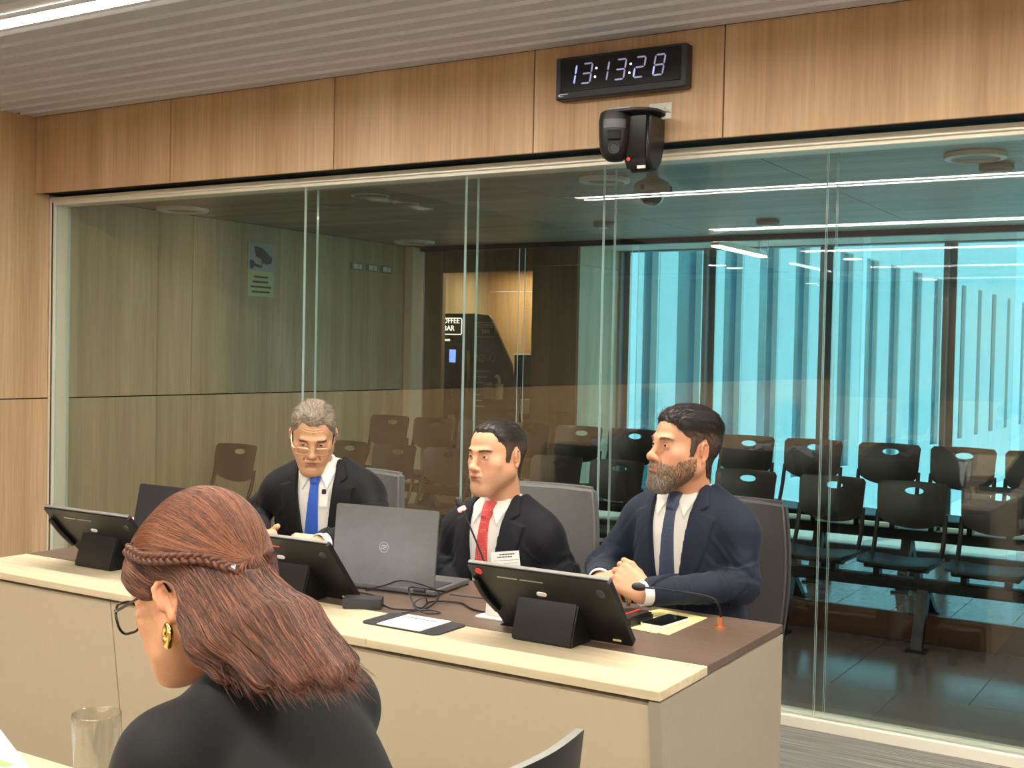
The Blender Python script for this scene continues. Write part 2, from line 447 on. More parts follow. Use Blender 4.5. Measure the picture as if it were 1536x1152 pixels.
# curtain wall
CW_Y, CW_TOP = 9.75, 2.43
w3 = struct(thing('window_3', '', '', (-3, CW_Y, 0))); del w3['category'], w3['label']
mx = [-4.9, -4.07, -3.04, -2.06, -1.05, -.05, .95, 1.95, 2.95]
for k, x in enumerate(mx):
    bm = NB(); w = .018 if k else .02
    box(bm, x - w, x + w, CW_Y - .02, CW_Y + .10, PLAT_Z, CW_TOP, .003)
    obj('mullion', bm, M_MULLION, w3)
    bm = NB(); box(bm, x + w + .002, x + w + .05, CW_Y + .06, CW_Y + .09, PLAT_Z, CW_TOP); obj('mullion_clip', bm, M_WHITE, w3)
bm = NB(); box(bm, -4.92, 6.2, CW_Y - .02, CW_Y + .08, CW_TOP - .02, 2.9); obj('head_rail', bm, M_MULLION, w3)
bm = NB(); box(bm, -4.92, 6.2, CW_Y - .02, CW_Y + .08, 0, PLAT_Z + .03); obj('sill_rail', bm, M_ALU, w3)
pane_row(w3, mx, CW_Y + .03, .02, PLAT_Z + .03, CW_TOP - .02, M_FACADE_GLASS)
bm = NB(); box(bm, 2.95, 6.2, CW_Y, CW_Y + .1, 0, 2.9); box(bm, 6.1, 6.2, GLASS_Y, CW_Y, 0, 2.9); struct(obj('wall_gallery_right', bm, M_OAK_GREY))

for k, (x, y) in enumerate(((-4.37, 5.47), (-4.40, 5.855), (-1.0, 7.0), (-3.0, 6.2))):  # fill lamps added to brighten the gallery, some with no fitting above
    la = bpy.data.lights.new('gallery_fill_light', 'AREA'); la.energy = 7; la.shape = 'DISK'; la.size = .16; la.color = (1, .88, .68)
    lo = bpy.data.objects.new('gallery_fill_light', la); COL.objects.link(lo); lo.location = (x, y, LOB_Z - .012)
# ------------------------------------------------------------------ outside: courtyard and the neighbouring building
bm = NB(); box(bm, -60, 80, CW_Y + .15, 120, -3.2, -3.0); struct(obj('ground', bm, M_CONCRETE))
bd = thing('neighbouring_building', 'white clad building with tall dark strip windows beyond the facade glass', 'building', (-8.3, 14, -3))
bm = NB(); box(bm, -14, -8.14, 10.6, 95, -3, 14); obj('wall', bm, M_CLAD, bd)
strips = [(11.6, 12.6), (13.5, 14.6), (15.3, 16.2), (16.74, 17.32), (18.02, 19.07), (20.04, 20.95), (21.82, 22.91), (23.88, 24.83), (26.93, 28.04), (29.12, 30.26), (31.35, 32.38), (33.68, 34.84), (36.33, 37.38), (40.17, 40.95), (42.88, 43.6), (45.43, 46.34), (48.55, 49.27), (51.9, 52.6), (54.5, 55.2), (57.1, 57.9)]
prev = 10.6
for a, b in strips:
    bm = NB(); box(bm, -8.14, -8.0, prev, a, -3, 14, .01); obj('cladding_panel', bm, M_CLAD, bd)
    bm = NB(); box(bm, -8.14, -8.0, a, b, 3.95, 14, .01); box(bm, -8.14, -8.0, a, b, -3, -1.0, .01); obj('spandrel_panel', bm, M_CLAD, bd)
    bm = NB(); box(bm, -8.14, -8.12, a, b, -1.0, 3.95); w = obj('strip_window', bm, M_STRIP_WIN, bd)
    bm = NB(); box(bm, -8.12, -8.01, b - .05, b + .01, -1.0, 3.95); obj('window_fin', bm, M_WHITE, w)
    prev = b
bm = NB(); box(bm, -8.14, -8.0, prev, 95, -3, 14); obj('cladding_panel', bm, M_CLAD, bd)

# ------------------------------------------------------------------ fittings on the gallery and corridor ceilings
def ceiling_round(name, label, x, y, r, kind, z=LOB_Z, group=None, cat='light'):
    t = thing(name, label, cat, (x, y, z), group)
    if kind == 'ring':
        bm = NB(); lathe(bm, [(r, 0), (r * .98, -.018), (r * .78, -.022), (r * .74, -.004), (r * .74, 0)], 32); o = obj('ring', bm, M_WHITE, t, 40, True)
        bm = NB(); lathe(bm, [(0, -.012), (r * .62, -.012), (r * .66, -.004), (r * .66, 0), (0, 0)], 32); obj('diffuser_disc', bm, M_GREY_PAINT, t, 40, True)
    elif kind == 'disc':
        bm = NB(); lathe(bm, [(0, -.008), (r * .92, -.008), (r, 0), (0, 0)], 28); obj('disc', bm, M_GREY_PAINT, t, 40, True)
        bm = NB(); lathe(bm, [(r, 0), (r * 1.06, -.004), (r * 1.1, 0)], 28); obj('rim', bm, M_WHITE, t, 40, True)
    else:
        bm = NB(); lathe(bm, [(0, -.035), (r * .8, -.035), (r, -.022), (r, 0), (0, 0)], 28); obj('body', bm, M_GREY_PAINT, t, 40, True)
        bm = NB(); lathe(bm, [(0, -.040), (r * .45, -.039), (r * .5, -.034)], 20); obj('lens', bm, M_WHITE, t, 40, True)
    return t
ceiling_round('air_diffuser', 'white round ceiling diffuser ring above the side wall, nearest the meeting room glass', -5.93, 5.49, .165, 'ring', cat='vent')
ceiling_round('air_diffuser', 'white round ceiling diffuser ring by the far end of the gallery side wall', -5.83, 7.88, .165, 'ring', cat='vent')
ceiling_round('air_diffuser', 'shaded round ceiling diffuser ring over the gallery seats near the courtyard side', -1.04, 5.42, .13, 'ring', cat='vent')
ceiling_round('air_diffuser', 'round ceiling diffuser ring beside the hanging dome camera', -2.82, 5.41, .13, 'ring', cat='vent')
ceiling_round('recessed_light', 'larger of two pale flat disc lights flush in the dim gallery ceiling', -4.37, 5.47, .10, 'disc')
ceiling_round('recessed_light', 'smaller of two pale flat disc lights flush in the dim gallery ceiling', -4.40, 5.855, .07, 'disc')
ceiling_round('smoke_detector', 'round grey smoke detector beside the shaded ceiling diffuser over the seats', -1.01, 5.74, .075, 'puck', cat='detector')
ceiling_round('smoke_detector', 'small round grey detector on the ceiling before the courtyard windows', -2.69, 7.45, .075, 'puck', cat='detector')
ceiling_round('smoke_detector', 'small grey detector on the ceiling above the coffee alcove partition', -3.75, 7.2, .07, 'puck', cat='detector')

# dome camera on a drop pole
t = thing('dome_camera', 'grey dome security camera with smoked bubble hanging from the gallery ceiling', 'camera', (-2.36, 5.0, LOB_Z))
bm = NB(); lathe(bm, [(0, 0), (.028, 0), (.028, -.075), (.045, -.085), (.075, -.1), (.083, -.115), (.083, -.142), (.07, -.15), (0, -.15)], 28); obj('housing', bm, M_DOME, t, 40, True)
bm = NB(); lathe(bm, [(.058, -.148)] + [(.058 * math.cos(a), -.15 - .058 * math.sin(a)) for a in [i * PI / 16 for i in range(9)]], 28); obj('bubble', bm, M_DOME_GLASS, t, 60, True)
for a in (0.4, 2.5, 4.6):
    bm = NB(); box(bm, .075, .09, -.008, .008, -.14, -.118, .002, M=Matrix.Rotation(a, 4, 'Z')); obj('clip', bm, M_CHAR, t, local=True)

# corridor linear lamp
t = thing('corridor_lamp', 'bright white linear lamp hanging in the corridor before the courtyard glass', 'light', (-3.43, 8.9, 2.3))
bm = NB(); box(bm, -.03, .03, -.52, .52, .012, .05, M=Matrix.Rotation(.0, 4, 'Z')); obj('channel', bm, M_WHITE, t, local=True)
bm = NB(); box(bm, -.028, .028, -.52, .52, 0, .012); obj('diffuser', bm, M_LAMP, t, local=True)
for yy in (-.4, .4):
    bm = NB(); tube(bm, [(0, yy, .05), (0, yy, .12)], .003, 6); obj('hanger', bm, M_STEEL, t, local=True)

# CCTV notice on the gallery side wall
sx = WALL_X + .02
t = thing('camera_notice', 'grey and green surveillance notice with a camera picture on the gallery wall', 'sign', (sx, 6.45, 2.04))
bm = NB(); box(bm, sx + .0005, sx + .006, 6.32, 6.59, 1.85, 2.235); obj('board', bm, mat('notice_green', (188, 208, 160), .5), t)
bm = NB(); box(bm, sx + .006, sx + .007, 6.322, 6.588, 2.035, 2.233); obj('picture_field', bm, mat('notice_grey', (172, 178, 178), .5), t)
bm = NB(); prism(bm, [(6.38, 2.215), (6.46, 2.205), (6.565, 2.14), (6.56, 2.10), (6.50, 2.085), (6.46, 2.12), (6.40, 2.14)], sx + .007, sx + .0085, 'X')
prism(bm, [(6.46, 2.12), (6.49, 2.12), (6.46, 2.075), (6.40, 2.085), (6.37, 2.11), (6.34, 2.11), (6.34, 2.05), (6.37, 2.05), (6.38, 2.07), (6.46, 2.06)], sx + .007, sx + .0085, 'X')
obj('camera_picture', bm, mat('notice_ink', (52, 56, 62), .5), t)
for i, (a, b) in enumerate(((6.385, 6.525), (6.37, 6.54), (6.35, 6.56), (6.365, 6.55))):
    bm = NB(); zz = 2.000 - i * .036
    y = a
    while y < b - .01:
        w = random.uniform(.012, .02); box(bm, sx + .006, sx + .0075, y, min(y + w, b), zz - .014, zz); y += w + .0035
    obj('print_line', bm, bpy.data.materials['notice_ink'], t)
for i, (yy, l) in enumerate(((7.55, 'first'), (7.745, 'middle'), (7.93, 'last'))):
    t = thing('switch_plate', 'pale switch plate high on the gallery side wall, %s of a line of three' % l, 'switch', (sx, yy, 2.15), 'switch plates on the gallery wall')
    bm = NB(); box(bm, sx + .0005, sx + .008, yy - .075, yy + .075, 2.12, 2.18, .002); obj('plate', bm, M_GREY_PAINT, t)
    bm = NB(); box(bm, sx + .008, sx + .012, yy - .05, yy + .01, 2.13, 2.17, .001); box(bm, sx + .008, sx + .012, yy + .02, yy + .055, 2.13, 2.17, .001); obj('rocker', bm, M_WHITE, t)

# ------------------------------------------------------------------ coffee alcove
t = thing('coffee_machine', 'tall black coffee vending machine lettered COFFEE BAR in the corridor alcove', 'vending machine', (-6.4, 9.6, PLAT_Z))
bm = NB(); prism(bm, [(-6.95, PLAT_Z), (-6.21, PLAT_Z), (-6.21, 1.84), (-6.95, 1.84)], 9.35, 9.44); obj('cabinet', bm, M_BLACK, t)
bm = NB(); prism(bm, [(-6.199, PLAT_Z), (-5.72, PLAT_Z), (-5.72, .95), (-5.80, 1.38), (-6.03, 1.80), (-6.055, 1.825), (-6.199, 1.84)], 9.36, 9.385); obj('side_panel', bm, M_CHAR, t)
bm = NB(); box(bm, -6.60, -6.34, 9.335, 9.35, .6, 1.56, .004); fr = obj('front_door', bm, M_BLACK_GLOSS, t)
bm = NB(); box(bm, -6.47, -6.40, 9.325, 9.335, 1.38, 1.50, .003); obj('screen', bm, emit('blue_screen', (.18, .32, 1), 2.2), fr)
for zz in (.98, 1.02, 1.06, 1.10):
    bm = NB(); box(bm, -6.45, -6.43, 9.328, 9.336, zz, zz + .018, .002); obj('button', bm, M_GREY_PAINT, fr)
bm = NB(); box(bm, -6.47, -6.40, 9.325, 9.335, .80, .89, .003); obj('card_reader', bm, M_GREY_PAINT, fr)
bm = NB(); box(bm, -6.62, -6.48, 9.345, 9.352, 1.58, 1.60, .001); obj('light_line', bm, emit('warm_line', (1, .9, .7), 1.5), t)
bm = NB(); tube(bm, [(-6.235, 9.31, 1.08), (-6.235, 9.31, 1.50)], .016, 10); tube(bm, [(-6.235, 9.36, 1.10), (-6.235, 9.31, 1.10)], .008, 6); tube(bm, [(-6.235, 9.36, 1.48), (-6.235, 9.31, 1.48)], .008, 6); obj('handle', bm, M_GOLD, t, 40)
M_LIT = emit('lit_lettering', (1, .95, .85), 2.0)
M_PRINT = mat('grey_print', (176, 178, 180), .6)
def label_text(body, size, x, y, z, m, parent, name='lettering', d=.002):
    bm = text_bm(body, size, d, Matrix.Translation((x, y, z)) @ FACE_CAM)
    return obj(name, bm, m, parent)
def outline_bm(w, h, r, th, x, y, z, d=.003):
    bm = NB(); A = rrect(w, h, r); B = rrect(w - 2 * th, h - 2 * th, max(r - th, .001)); n = len(A)
    V = [[bm.verts.new((x + p[0], yy, z + p[1])) for p in q] for q in (A, B) for yy in (y, y - d)]
    for i in range(n):
        j = (i + 1) % n
        bm.faces.new((V[1][i], V[1][j], V[3][j], V[3][i])); bm.faces.new((V[0][i], V[0][j], V[1][j], V[1][i])); bm.faces.new((V[2][i], V[3][i], V[3][j], V[2][j]))
    return bm
label_text('COFFEE\nBAR', .070, -6.495, 9.348, 1.735, M_LIT, t)
obj('lettering_frame', outline_bm(.30, .16, .02, .008, -6.495, 9.35, 1.72), M_LIT, t)
label_text('COFFEE\nBAR', .050, -6.085, 9.358, 1.70, M_PRINT, t)
obj('lettering_frame', outline_bm(.21, .14, .02, .005, -6.085, 9.36, 1.69), M_PRINT, t)
label_text('MENÚ', .095, -6.10, 9.358, 1.42, M_PRINT, t)
for i, w in enumerate((.17, .13, .19, .12, .06, .15, .11)):
    bm = NB(); box(bm, -6.19, -6.19 + w, 9.357, 9.36, 1.30 - i * .055, 1.306 - i * .055 + .004); obj('menu_line', bm, M_PRINT, t)
# black back panel, counter and dispensers
t = thing('coffee_counter', 'dark counter with black back panel and pale metal edge beside the coffee machine', 'counter', (-5.7, 9.9, PLAT_Z))
bm = NB(); box(bm, -6.15, -5.40, 9.98, 10.04, .6, 1.46, .003); obj('back_panel', bm, M_BLACK_GLOSS, t)
bm = NB(); box(bm, -6.15, -5.40, 9.965, 10.045, 1.46, 1.475, .002); obj('metal_edge', bm, M_ALU, t)
bm = NB(); box(bm, -5.715, -5.38, 9.40, 9.975, .88, .92, .004); obj('counter_top', bm, M_CHAR, t)
bm = NB(); box(bm, -5.71, -5.385, 9.42, 9.97, PLAT_Z, .88); obj('counter_body', bm, M_OAK_DARK, t)
def dispenser(label, x, y, z):
    d = thing('cup_dispenser', label, 'dispenser', (x, y, z), 'cup dispensers by the coffee machine')
    bm = NB(); box(bm, x - .11, x - .015, y - .045, y + .045, z, z + .135, .006); obj('steel_box', bm, M_STEEL, d)
    bm = NB(); lathe(bm, [(0, 0), (.036, 0), (.04, .14), (.036, .14), (0, .135)], 20, Matrix.Translation((x + .035, y, z))); obj('cup_tube', bm, M_WHITE, d, 40)
    bm = NB(); tube(bm, catmull([(x + .035, y, z + .13), (x + .033, y, z + .18), (x + .015, y, z + .215), (x - .005, y, z + .20)], 5), .015, 8); obj('spout', bm, M_WHITE, d, 50)
dispenser('steel and white cup dispenser standing on the counter end nearer the pillar', -5.62, 9.46, .9215)
bm = NB(); box(bm, -6.04, -5.82, 9.24, 9.355, 1.02, 1.05, .003); box(bm, -6.04, -5.82, 9.34, 9.358, .95, 1.02, .002); sh = obj('side_shelf', bm, M_CHAR, t)
dispenser('steel and white cup dispenser on the small shelf nearer the coffee machine', -5.92, 9.295, 1.0515)

# ------------------------------------------------------------------ wall clock, cameras and outlets on the header
CKY = 4.565
t = thing('wall_clock', 'long black digital wall clock showing 13:13:28 in pale blue digits', 'clock', (-2.293, CKY, 2.66))
bm = NB(); box(bm, -2.598, -1.988, CKY - .055, CKY + .003, 2.572, 2.752, .006); obj('case', bm, M_CHAR, t)
bm = NB(); box(bm, -2.575, -2.012, CKY - .058, CKY - .054, 2.603, 2.742, .002); obj('face', bm, M_BLACK_GLOSS, t)
M_SEG = emit('blue_digit', (.12, .17, .62), .42); M_SEG_HOT = emit('bright_blue_digit', (.26, .38, .95), 1.0); M_DOT = emit('white_dot', (.95, .98, 1), 2.5)
SEG = {'0': 'abcdef', '1': 'bc', '2': 'abged', '3': 'abgcd', '8': 'abcdefg'}
def digit(ch, cx, z0, w, h, hot=''):
    y0, y1 = CKY - .0605, CKY - .057; th = .0065; g = .002
    root = None
    for s in SEG[ch]:
        zb, zm, zt = z0, z0 + h / 2, z0 + h
        L, Rr = cx - w / 2, cx + w / 2
        def hor(z): return [(L + g, z), (L + th, z + th / 2), (Rr - th, z + th / 2), (Rr - g, z), (Rr - th, z - th / 2), (L + th, z - th / 2)]
        def ver(x, a, b): return [(x, a + g), (x + th / 2, a + th), (x + th / 2, b - th), (x, b - g), (x - th / 2, b - th), (x - th / 2, a + th)]
        poly = {'a': hor(zt), 'g': hor(zm), 'd': hor(zb), 'b': ver(Rr, zm, zt), 'c': ver(Rr, zb, zm), 'f': ver(L, zm, zt), 'e': ver(L, zb, zm)}[s]
        poly = [(x + (z - z0) * .16, z) for x, z in poly]
        bm = NB(); prism(bm, poly, y0, y1)
        o = obj('digit' if root is None else 'segment', bm, M_SEG_HOT if s in hot else M_SEG, t if root is None else root)
        if root is None: root = o
hd = .082; z0 = 2.632
for ch, cx, hot in (('1', -2.527, 'bc'), ('3', -2.451, ''), ('1', -2.372, ''), ('3', -2.292, ''), ('2', -2.203, 'e'), ('8', -2.115, 'e')):
    digit(ch, cx, z0, .043, hd, hot)
for cx in (-2.408, -2.247):
    for zz in (.022, .058):
        bm = NB(); lathe(bm, [(0, 0), (.0045, 0), (.0045, .003), (0, .003)], 10, Matrix.Translation((cx + zz * .16, CKY - .057, z0 + zz)) @ Matrix.Rotation(PI / 2, 4, 'X')); obj('colon_dot', bm, M_DOT, t)
bm = NB(); prism(bm, [(-2.585, 2.590), (-2.575, 2.596), (-2.535, 2.5955), (-2.535, 2.5935), (-2.575, 2.5925), (-2.578, 2.589), (-2.555, 2.586), (-2.575, 2.585)], CKY - .0575, CKY - .054); obj('maker_mark', bm, M_STEEL, t)

t = thing('ptz_camera', 'black conference camera with rotating lens block hung under the digital clock', 'camera', (-2.17, 4.45, 2.44))
bm = NB(); prism(bm, rrect(.255, .21, .09, 7, -2.185, 4.435), 2.460, 2.470, 'Z'); obj('mount_plate', bm, M_CHAR, t, 40)
bm = NB()
prism(bm, [(4.38, 2.462), (4.54, 2.462), (4.54, 2.34), (4.51, 2.26), (4.47, 2.225), (4.41, 2.225), (4.375, 2.27)], -2.20, -2.085, 'X'); bmesh.ops.bevel(bm, geom=bm.edges[:], offset=.016, segments=3, affect='EDGES')
obj('body', bm, M_BLACK, t, 40)
bm = NB(); lathe(bm, [(0, .20), (.064, .20), (.070, .17), (.068, .10), (.064, .06), (.052, .025), (.03, .008), (0, .005)], 28, Matrix.Translation((-2.240, 4.388, 2.262))); obj('lens_block', bm, M_BLACK, t, 40)
Ml = Matrix.Translation((-2.240, 4.388, 0)) @ Matrix.Rotation(math.radians(22), 4, 'Z')
bm = NB(); prism(bm, [(.068 * math.sin(q), -.0725 * math.cos(q)) for q in [k * .12 for k in range(-6, 7)]] + [(.05 * math.sin(q), -.060 * math.cos(q)) for q in [k * .12 for k in range(6, -7, -1)]], 2.395, 2.430, 'Z', Ml); obj('badge_strip', bm, mat('mid_grey_plastic', (92, 92, 94), .4), t)
bm = NB(); lathe(bm, [(0, .010), (.016, .010), (.019, .014), (.024, .014), (.027, 0), (0, 0)], 24, Ml @ Matrix.Translation((0, -.062, 2.312)) @ Matrix.Rotation(PI / 2, 4, 'X')); obj('lens', bm, mat('lens_grey', (58, 58, 62), .12), t, 40)
bm = NB(); box(bm, -.028, .028, -.076, -.05, 2.345, 2.385, .004, M=Ml); obj('visor', bm, M_BLACK_GLOSS, t)
bm = NB(); lathe(bm, [(0, .003), (.008, .003), (.008, 0), (0, 0)], 14, Matrix.Translation((-2.172, 4.372, 2.272)) @ Matrix.Rotation(PI / 2, 4, 'X')); obj('tally_lamp', bm, M_RED, t)
bm = NB(); box(bm, -2.140, -2.105, 4.385, 4.395, 2.234, 2.246, .001, M=None); obj('sticker', bm, M_WHITE, t)
bm = NB(); tube(bm, catmull([(-2.14, 4.50, 2.47), (-2.12, 4.53, 2.49), (-2.10, 4.55, 2.495), (-2.075, 4.556, 2.49)], 6), .006, 8); obj('lead', bm, M_WHITE, t, 50)
for lab, x0, x1 in (('white wall outlet plate beside the camera lead on the header', -2.176, -2.074), ('white wall outlet plate half hidden above the black camera', -2.366, -2.265)):
    o = thing('wall_outlet', lab, 'outlet', (x0, HEAD_Y, 2.49))
    bm = NB(); box(bm, x0, x1, HEAD_Y - .008, HEAD_Y + .001, 2.46, 2.528, .002); obj('plate', bm, M_WHITE, o)
    for xx in (.035, .07):
        for zz in (2.49, 2.503):
            bm = NB(); box(bm, x0 + xx, x0 + xx + .003, HEAD_Y - .0088, HEAD_Y - .0075, zz, zz + .006); obj('slot', bm, M_GAP, o)

# ------------------------------------------------------------------ gallery benches
def backrest_bm(w=.375, h=.25, top=.0):
    """Plastic back with an oval grip hole; local x across, z up from its lower rim, y thickness."""
    n = 48; hx, hz, ha, hb = .0, h - .045, .050, .019
    def outline(a):
        d = Vector((math.cos(a), math.sin(a)))
        best = None
        pts = OUT
        for i in range(len(pts)):
            p, q = Vector(pts[i]), Vector(pts[(i + 1) % len(pts)])
            e = q - p; den = d.x * e.y - d.y * e.x
            if abs(den) < 1e-9: continue
            r = p - Vector((hx, hz)); tt = (r.x * e.y - r.y * e.x) / den; u = (r.x * d.y - r.y * d.x) / den
            if tt > 0 and -1e-6 <= u <= 1 + 1e-6 and (best is None or tt < best): best = tt
        return best
    OUT = [(-w / 2, h - .006), (-w / 2 + .01, h), (-w / 4, h + .006), (0, h + .009), (w / 4, h + .006), (w / 2 - .01, h), (w / 2, h - .006)]
    OUT += [(w / 2 * .965, .09)] + [(w / 2 * .95 * math.cos(a), .075 - .075 * math.sin(a) ** .9) for a in [PI * k / 16 for k in range(17)]] + [(-w / 2 * .965, .09)]
    bm = NB(); L = []
    for side in (0, 1):
        rings = []
        for t in (0, .12, .45, .75, 1):
            ring = []
            for k in range(n):
                a = 2 * PI * k / n; R = outline(a)
                e = 1 / math.sqrt((math.cos(a) / ha) ** 2 + (math.sin(a) / hb) ** 2)
                q = e + (R - e) * t; x, z = hx + q * math.cos(a), hz + q * math.sin(a)
                y = .045 * (1 - (2 * x / w) ** 2) - .02 + .010 * ((z / h) - .5) ** 2 * 4
                ring.append(bm.verts.new((x, y + (.004 if side else -.004) * (1 if t not in (0, 1) else .7), z)))
            rings.append(ring)
        L.append(rings)
        for A, B in zip(rings, rings[1:]):
            for k in range(n):
                q = (k + 1) % n; bm.faces.new((A[k], A[q], B[q], B[k]))
    for idx in (0, -1):
        for k in range(n):
            q = (k + 1) % n; bm.faces.new((L[0][idx][k], L[0][idx][q], L[1][idx][q], L[1][idx][k]))
    return bm
def seat_bm(w=.40, d=.38):
    bm = NB(); nx, ny = 14, 12; V = {}
    for s in (0, 1):
        for i in range(nx + 1):
            for j in range(ny + 1):
                u, v = i / nx * 2 - 1, j / ny
                x = u * w / 2 * (1 - .10 * (1 - v) ** 3); y = -d + v * d
                z = .012 * u * u - .012 * math.sin(PI * v) + (-.022 * (1 - v) ** 4) + .01 * v - (.012 if s else 0)
                V[s, i, j] = bm.verts.new((x, y, z))
    for i in range(nx):
        for j in range(ny):
            for s in (0, 1): bm.faces.new([V[s, i + a, j + b] for a, b in ((0, 0), (1, 0), (1, 1), (0, 1))])
    for i in range(nx):
        for j in (0, ny): bm.faces.new((V[0, i, j], V[0, i + 1, j], V[1, i + 1, j], V[1, i, j]))
    for j in range(ny):
        for i in (0, nx): bm.faces.new((V[0, i, j], V[0, i, j + 1], V[1, i, j + 1], V[1, i, j]))
    return bm
PROTO = {}
def cached(key, make, name, m, parent, smooth):
    if key not in PROTO:
        o = obj(name, make(), m, parent, smooth, True); PROTO[key] = o.data; return o
    o = bpy.data.objects.new(name, PROTO[key]); return link(o, parent, True)
def bench(label, xs, yb, z, group, legs, drop=0.0, w=.375):
    """Beam seating: seats at the given x; yb = plane of the backs; z = its floor; drop = front struts reach a lower floor."""
    t = thing('beam_bench', label, 'bench', (sum(xs) / len(xs), yb, z), group)
    xc = t.location.x
    for x in xs:
        b = cached('back', lambda: backrest_bm(w), 'backrest', M_SEAT, t, 35); b.location = (x - xc, 0.02, .575); b.rotation_euler.x = math.radians(-9)
        s = cached('seat', lambda: seat_bm(), 'seat', M_SEAT, t, 45); s.location = (x - xc, -.075, .425); s.rotation_euler.x = math.radians(-5); s.scale = (1, .76, 1)
        for sgn in (-1, 1):
            def fr(sgn=sgn):
                bm = NB(); tube(bm, catmull([(sgn * .178, .03, .66), (sgn * .180, .0, .54), (sgn * .178, -.05, .45), (sgn * .17, -.10, .415), (sgn * .15, -.30, .405)], 5), .0125, 8); return bm
            f = cached(('fr', sgn), fr, 'side_frame', M_BLACK_METAL, t, 50); f.location = (x - xc, 0, 0)
        def br():
            bm = NB(); box(bm, -.16, .16, -.26, -.22, .385, .41, .004); box(bm, -.12, -.09, -.27, -.19, .35, .39, .003); box(bm, .09, .12, -.27, -.19, .35, .39, .003); return bm
        q = cached('bracket', br, 'bracket', M_BLACK_METAL, t, None); q.location = (x - xc, 0, 0)
    a, c = min(xs) - xc - .2, max(xs) - xc + .2
    bm = NB(); box(bm, a, c, -.265, -.195, .29, .352, .006); obj('beam', bm, M_BLACK_METAL, t, None, True)
    for lx in legs:
        bm = NB(); x = lx - xc
        for y1, zz in ((-.36, 0), (-.06, drop)):
            d = Vector((0, y1 + .23, zz - .30)); yc = -.23
            prism(bm, [(yc - .035, .30), (yc + .035, .30), (y1 + .022, zz + .01), (y1 - .022, zz + .01)], x - .028, x + .028, 'X')
            box(bm, x - .05, x + .05, y1 - .045, y1 + .045, zz, zz + .012, .002)
        obj('leg', bm, M_BLACK_METAL, t, None, True)
    return t
FY, BY = 6.62, 7.37
bench('black plastic beam bench at the front platform edge, end nearest the courtyard side', [-.23, -.67, -1.11, -1.55, -1.99], FY, 0, None, [-.45, -1.415, -2.13], PLAT_Z)
bench('black plastic beam bench at the front platform edge, behind the bearded man', [-2.50, -2.92, -3.34, -3.77], FY, 0, None, [-2.66, -3.6], PLAT_Z)
bench('brown tinged beam bench at the front platform edge, behind the blue tied man', [-4.20, -4.63, -5.07, -5.50], FY, 0, None, [-4.4, -5.3], PLAT_Z)
bench('black plastic beam bench in the back row before the courtyard windows', [-.60, -1.02, -1.44, -1.87, -2.34, -2.78], BY, PLAT_Z, None, [-.8, -1.68, -2.2, -2.62])
bench('black plastic beam bench in the back row before the pillar', [-3.20, -3.60, -4.02, -4.44], BY, PLAT_Z, None, [-3.4, -4.2])
bench('black plastic beam bench in the back row before the coffee alcove', [-4.86, -5.27, -5.69], BY, PLAT_Z, None, [-5.1, -5.5])
bench('dark brown beam seat on the lower gallery floor before the side wall', [-5.83], 5.86, 0, None, [-5.83])

# ------------------------------------------------------------------ the desk
DX0, DX1, DY0, DYS, DY1, DZ = -3.598, -1.073, 2.374, 2.643, 3.18, .75
t = desk = thing('witness_desk', 'long beige desk with a brown top and taupe end panel before the glass', 'desk', (-2.3, 2.8, 0))
for a, b in ((DX0, -1.888), (-1.888, DX1)):
    bm = NB(); box(bm, a + .0008, b - .0008, DY0, DYS - .001, DZ - .022, DZ, .0015); obj('front_ledge', bm, M_BEIGE, t)
bm = NB(); box(bm, DX0, DX1 - .003, DYS + .001, DY1, DZ - .022, DZ, .0015); obj('desktop', bm, M_BROWN, t)
def raked(x0, x1, y, z0, z1, th, slope=.12):
    bm = NB(); dz = (z1 - z0) * slope
    prism(bm, [(y, z1), (y + th, z1), (y + th + dz, z0), (y + dz, z0)], x0, x1, 'X'); return bm
for a, b in ((DX0 + .02, -2.868), (-2.864, -1.985), (-1.981, -1.106)):
    obj('front_panel', raked(a, b, DY0 + .018, .02, DZ - .034, .018), M_BEIGE_PANEL, t)
bm = NB()
prism(bm, [(DY0 + .006, DZ - .026), (DY1 - .004, DZ - .026), (DY1 - .004, 0), (DY0 + .006 + .085, 0)], DX1 - .030, DX1 - .001, 'X'); obj('end_panel', bm, M_BEIGE_END, t)
bm = NB(); prism(bm, [(DY0 + .006, DZ - .026), (DY1 - .004, DZ - .026), (DY1 - .004, 0), (DY0 + .006 + .085, 0)], DX0 + .001, DX0 + .02, 'X'); obj('end_panel', bm, M_BEIGE_END, t)
bm = NB(); box(bm, DX0 + .02, DX1 - .03, DY0 + .14, DYS, DZ - .05, DZ - .022); obj('rail', bm, M_GAP, t)
TOP = DZ
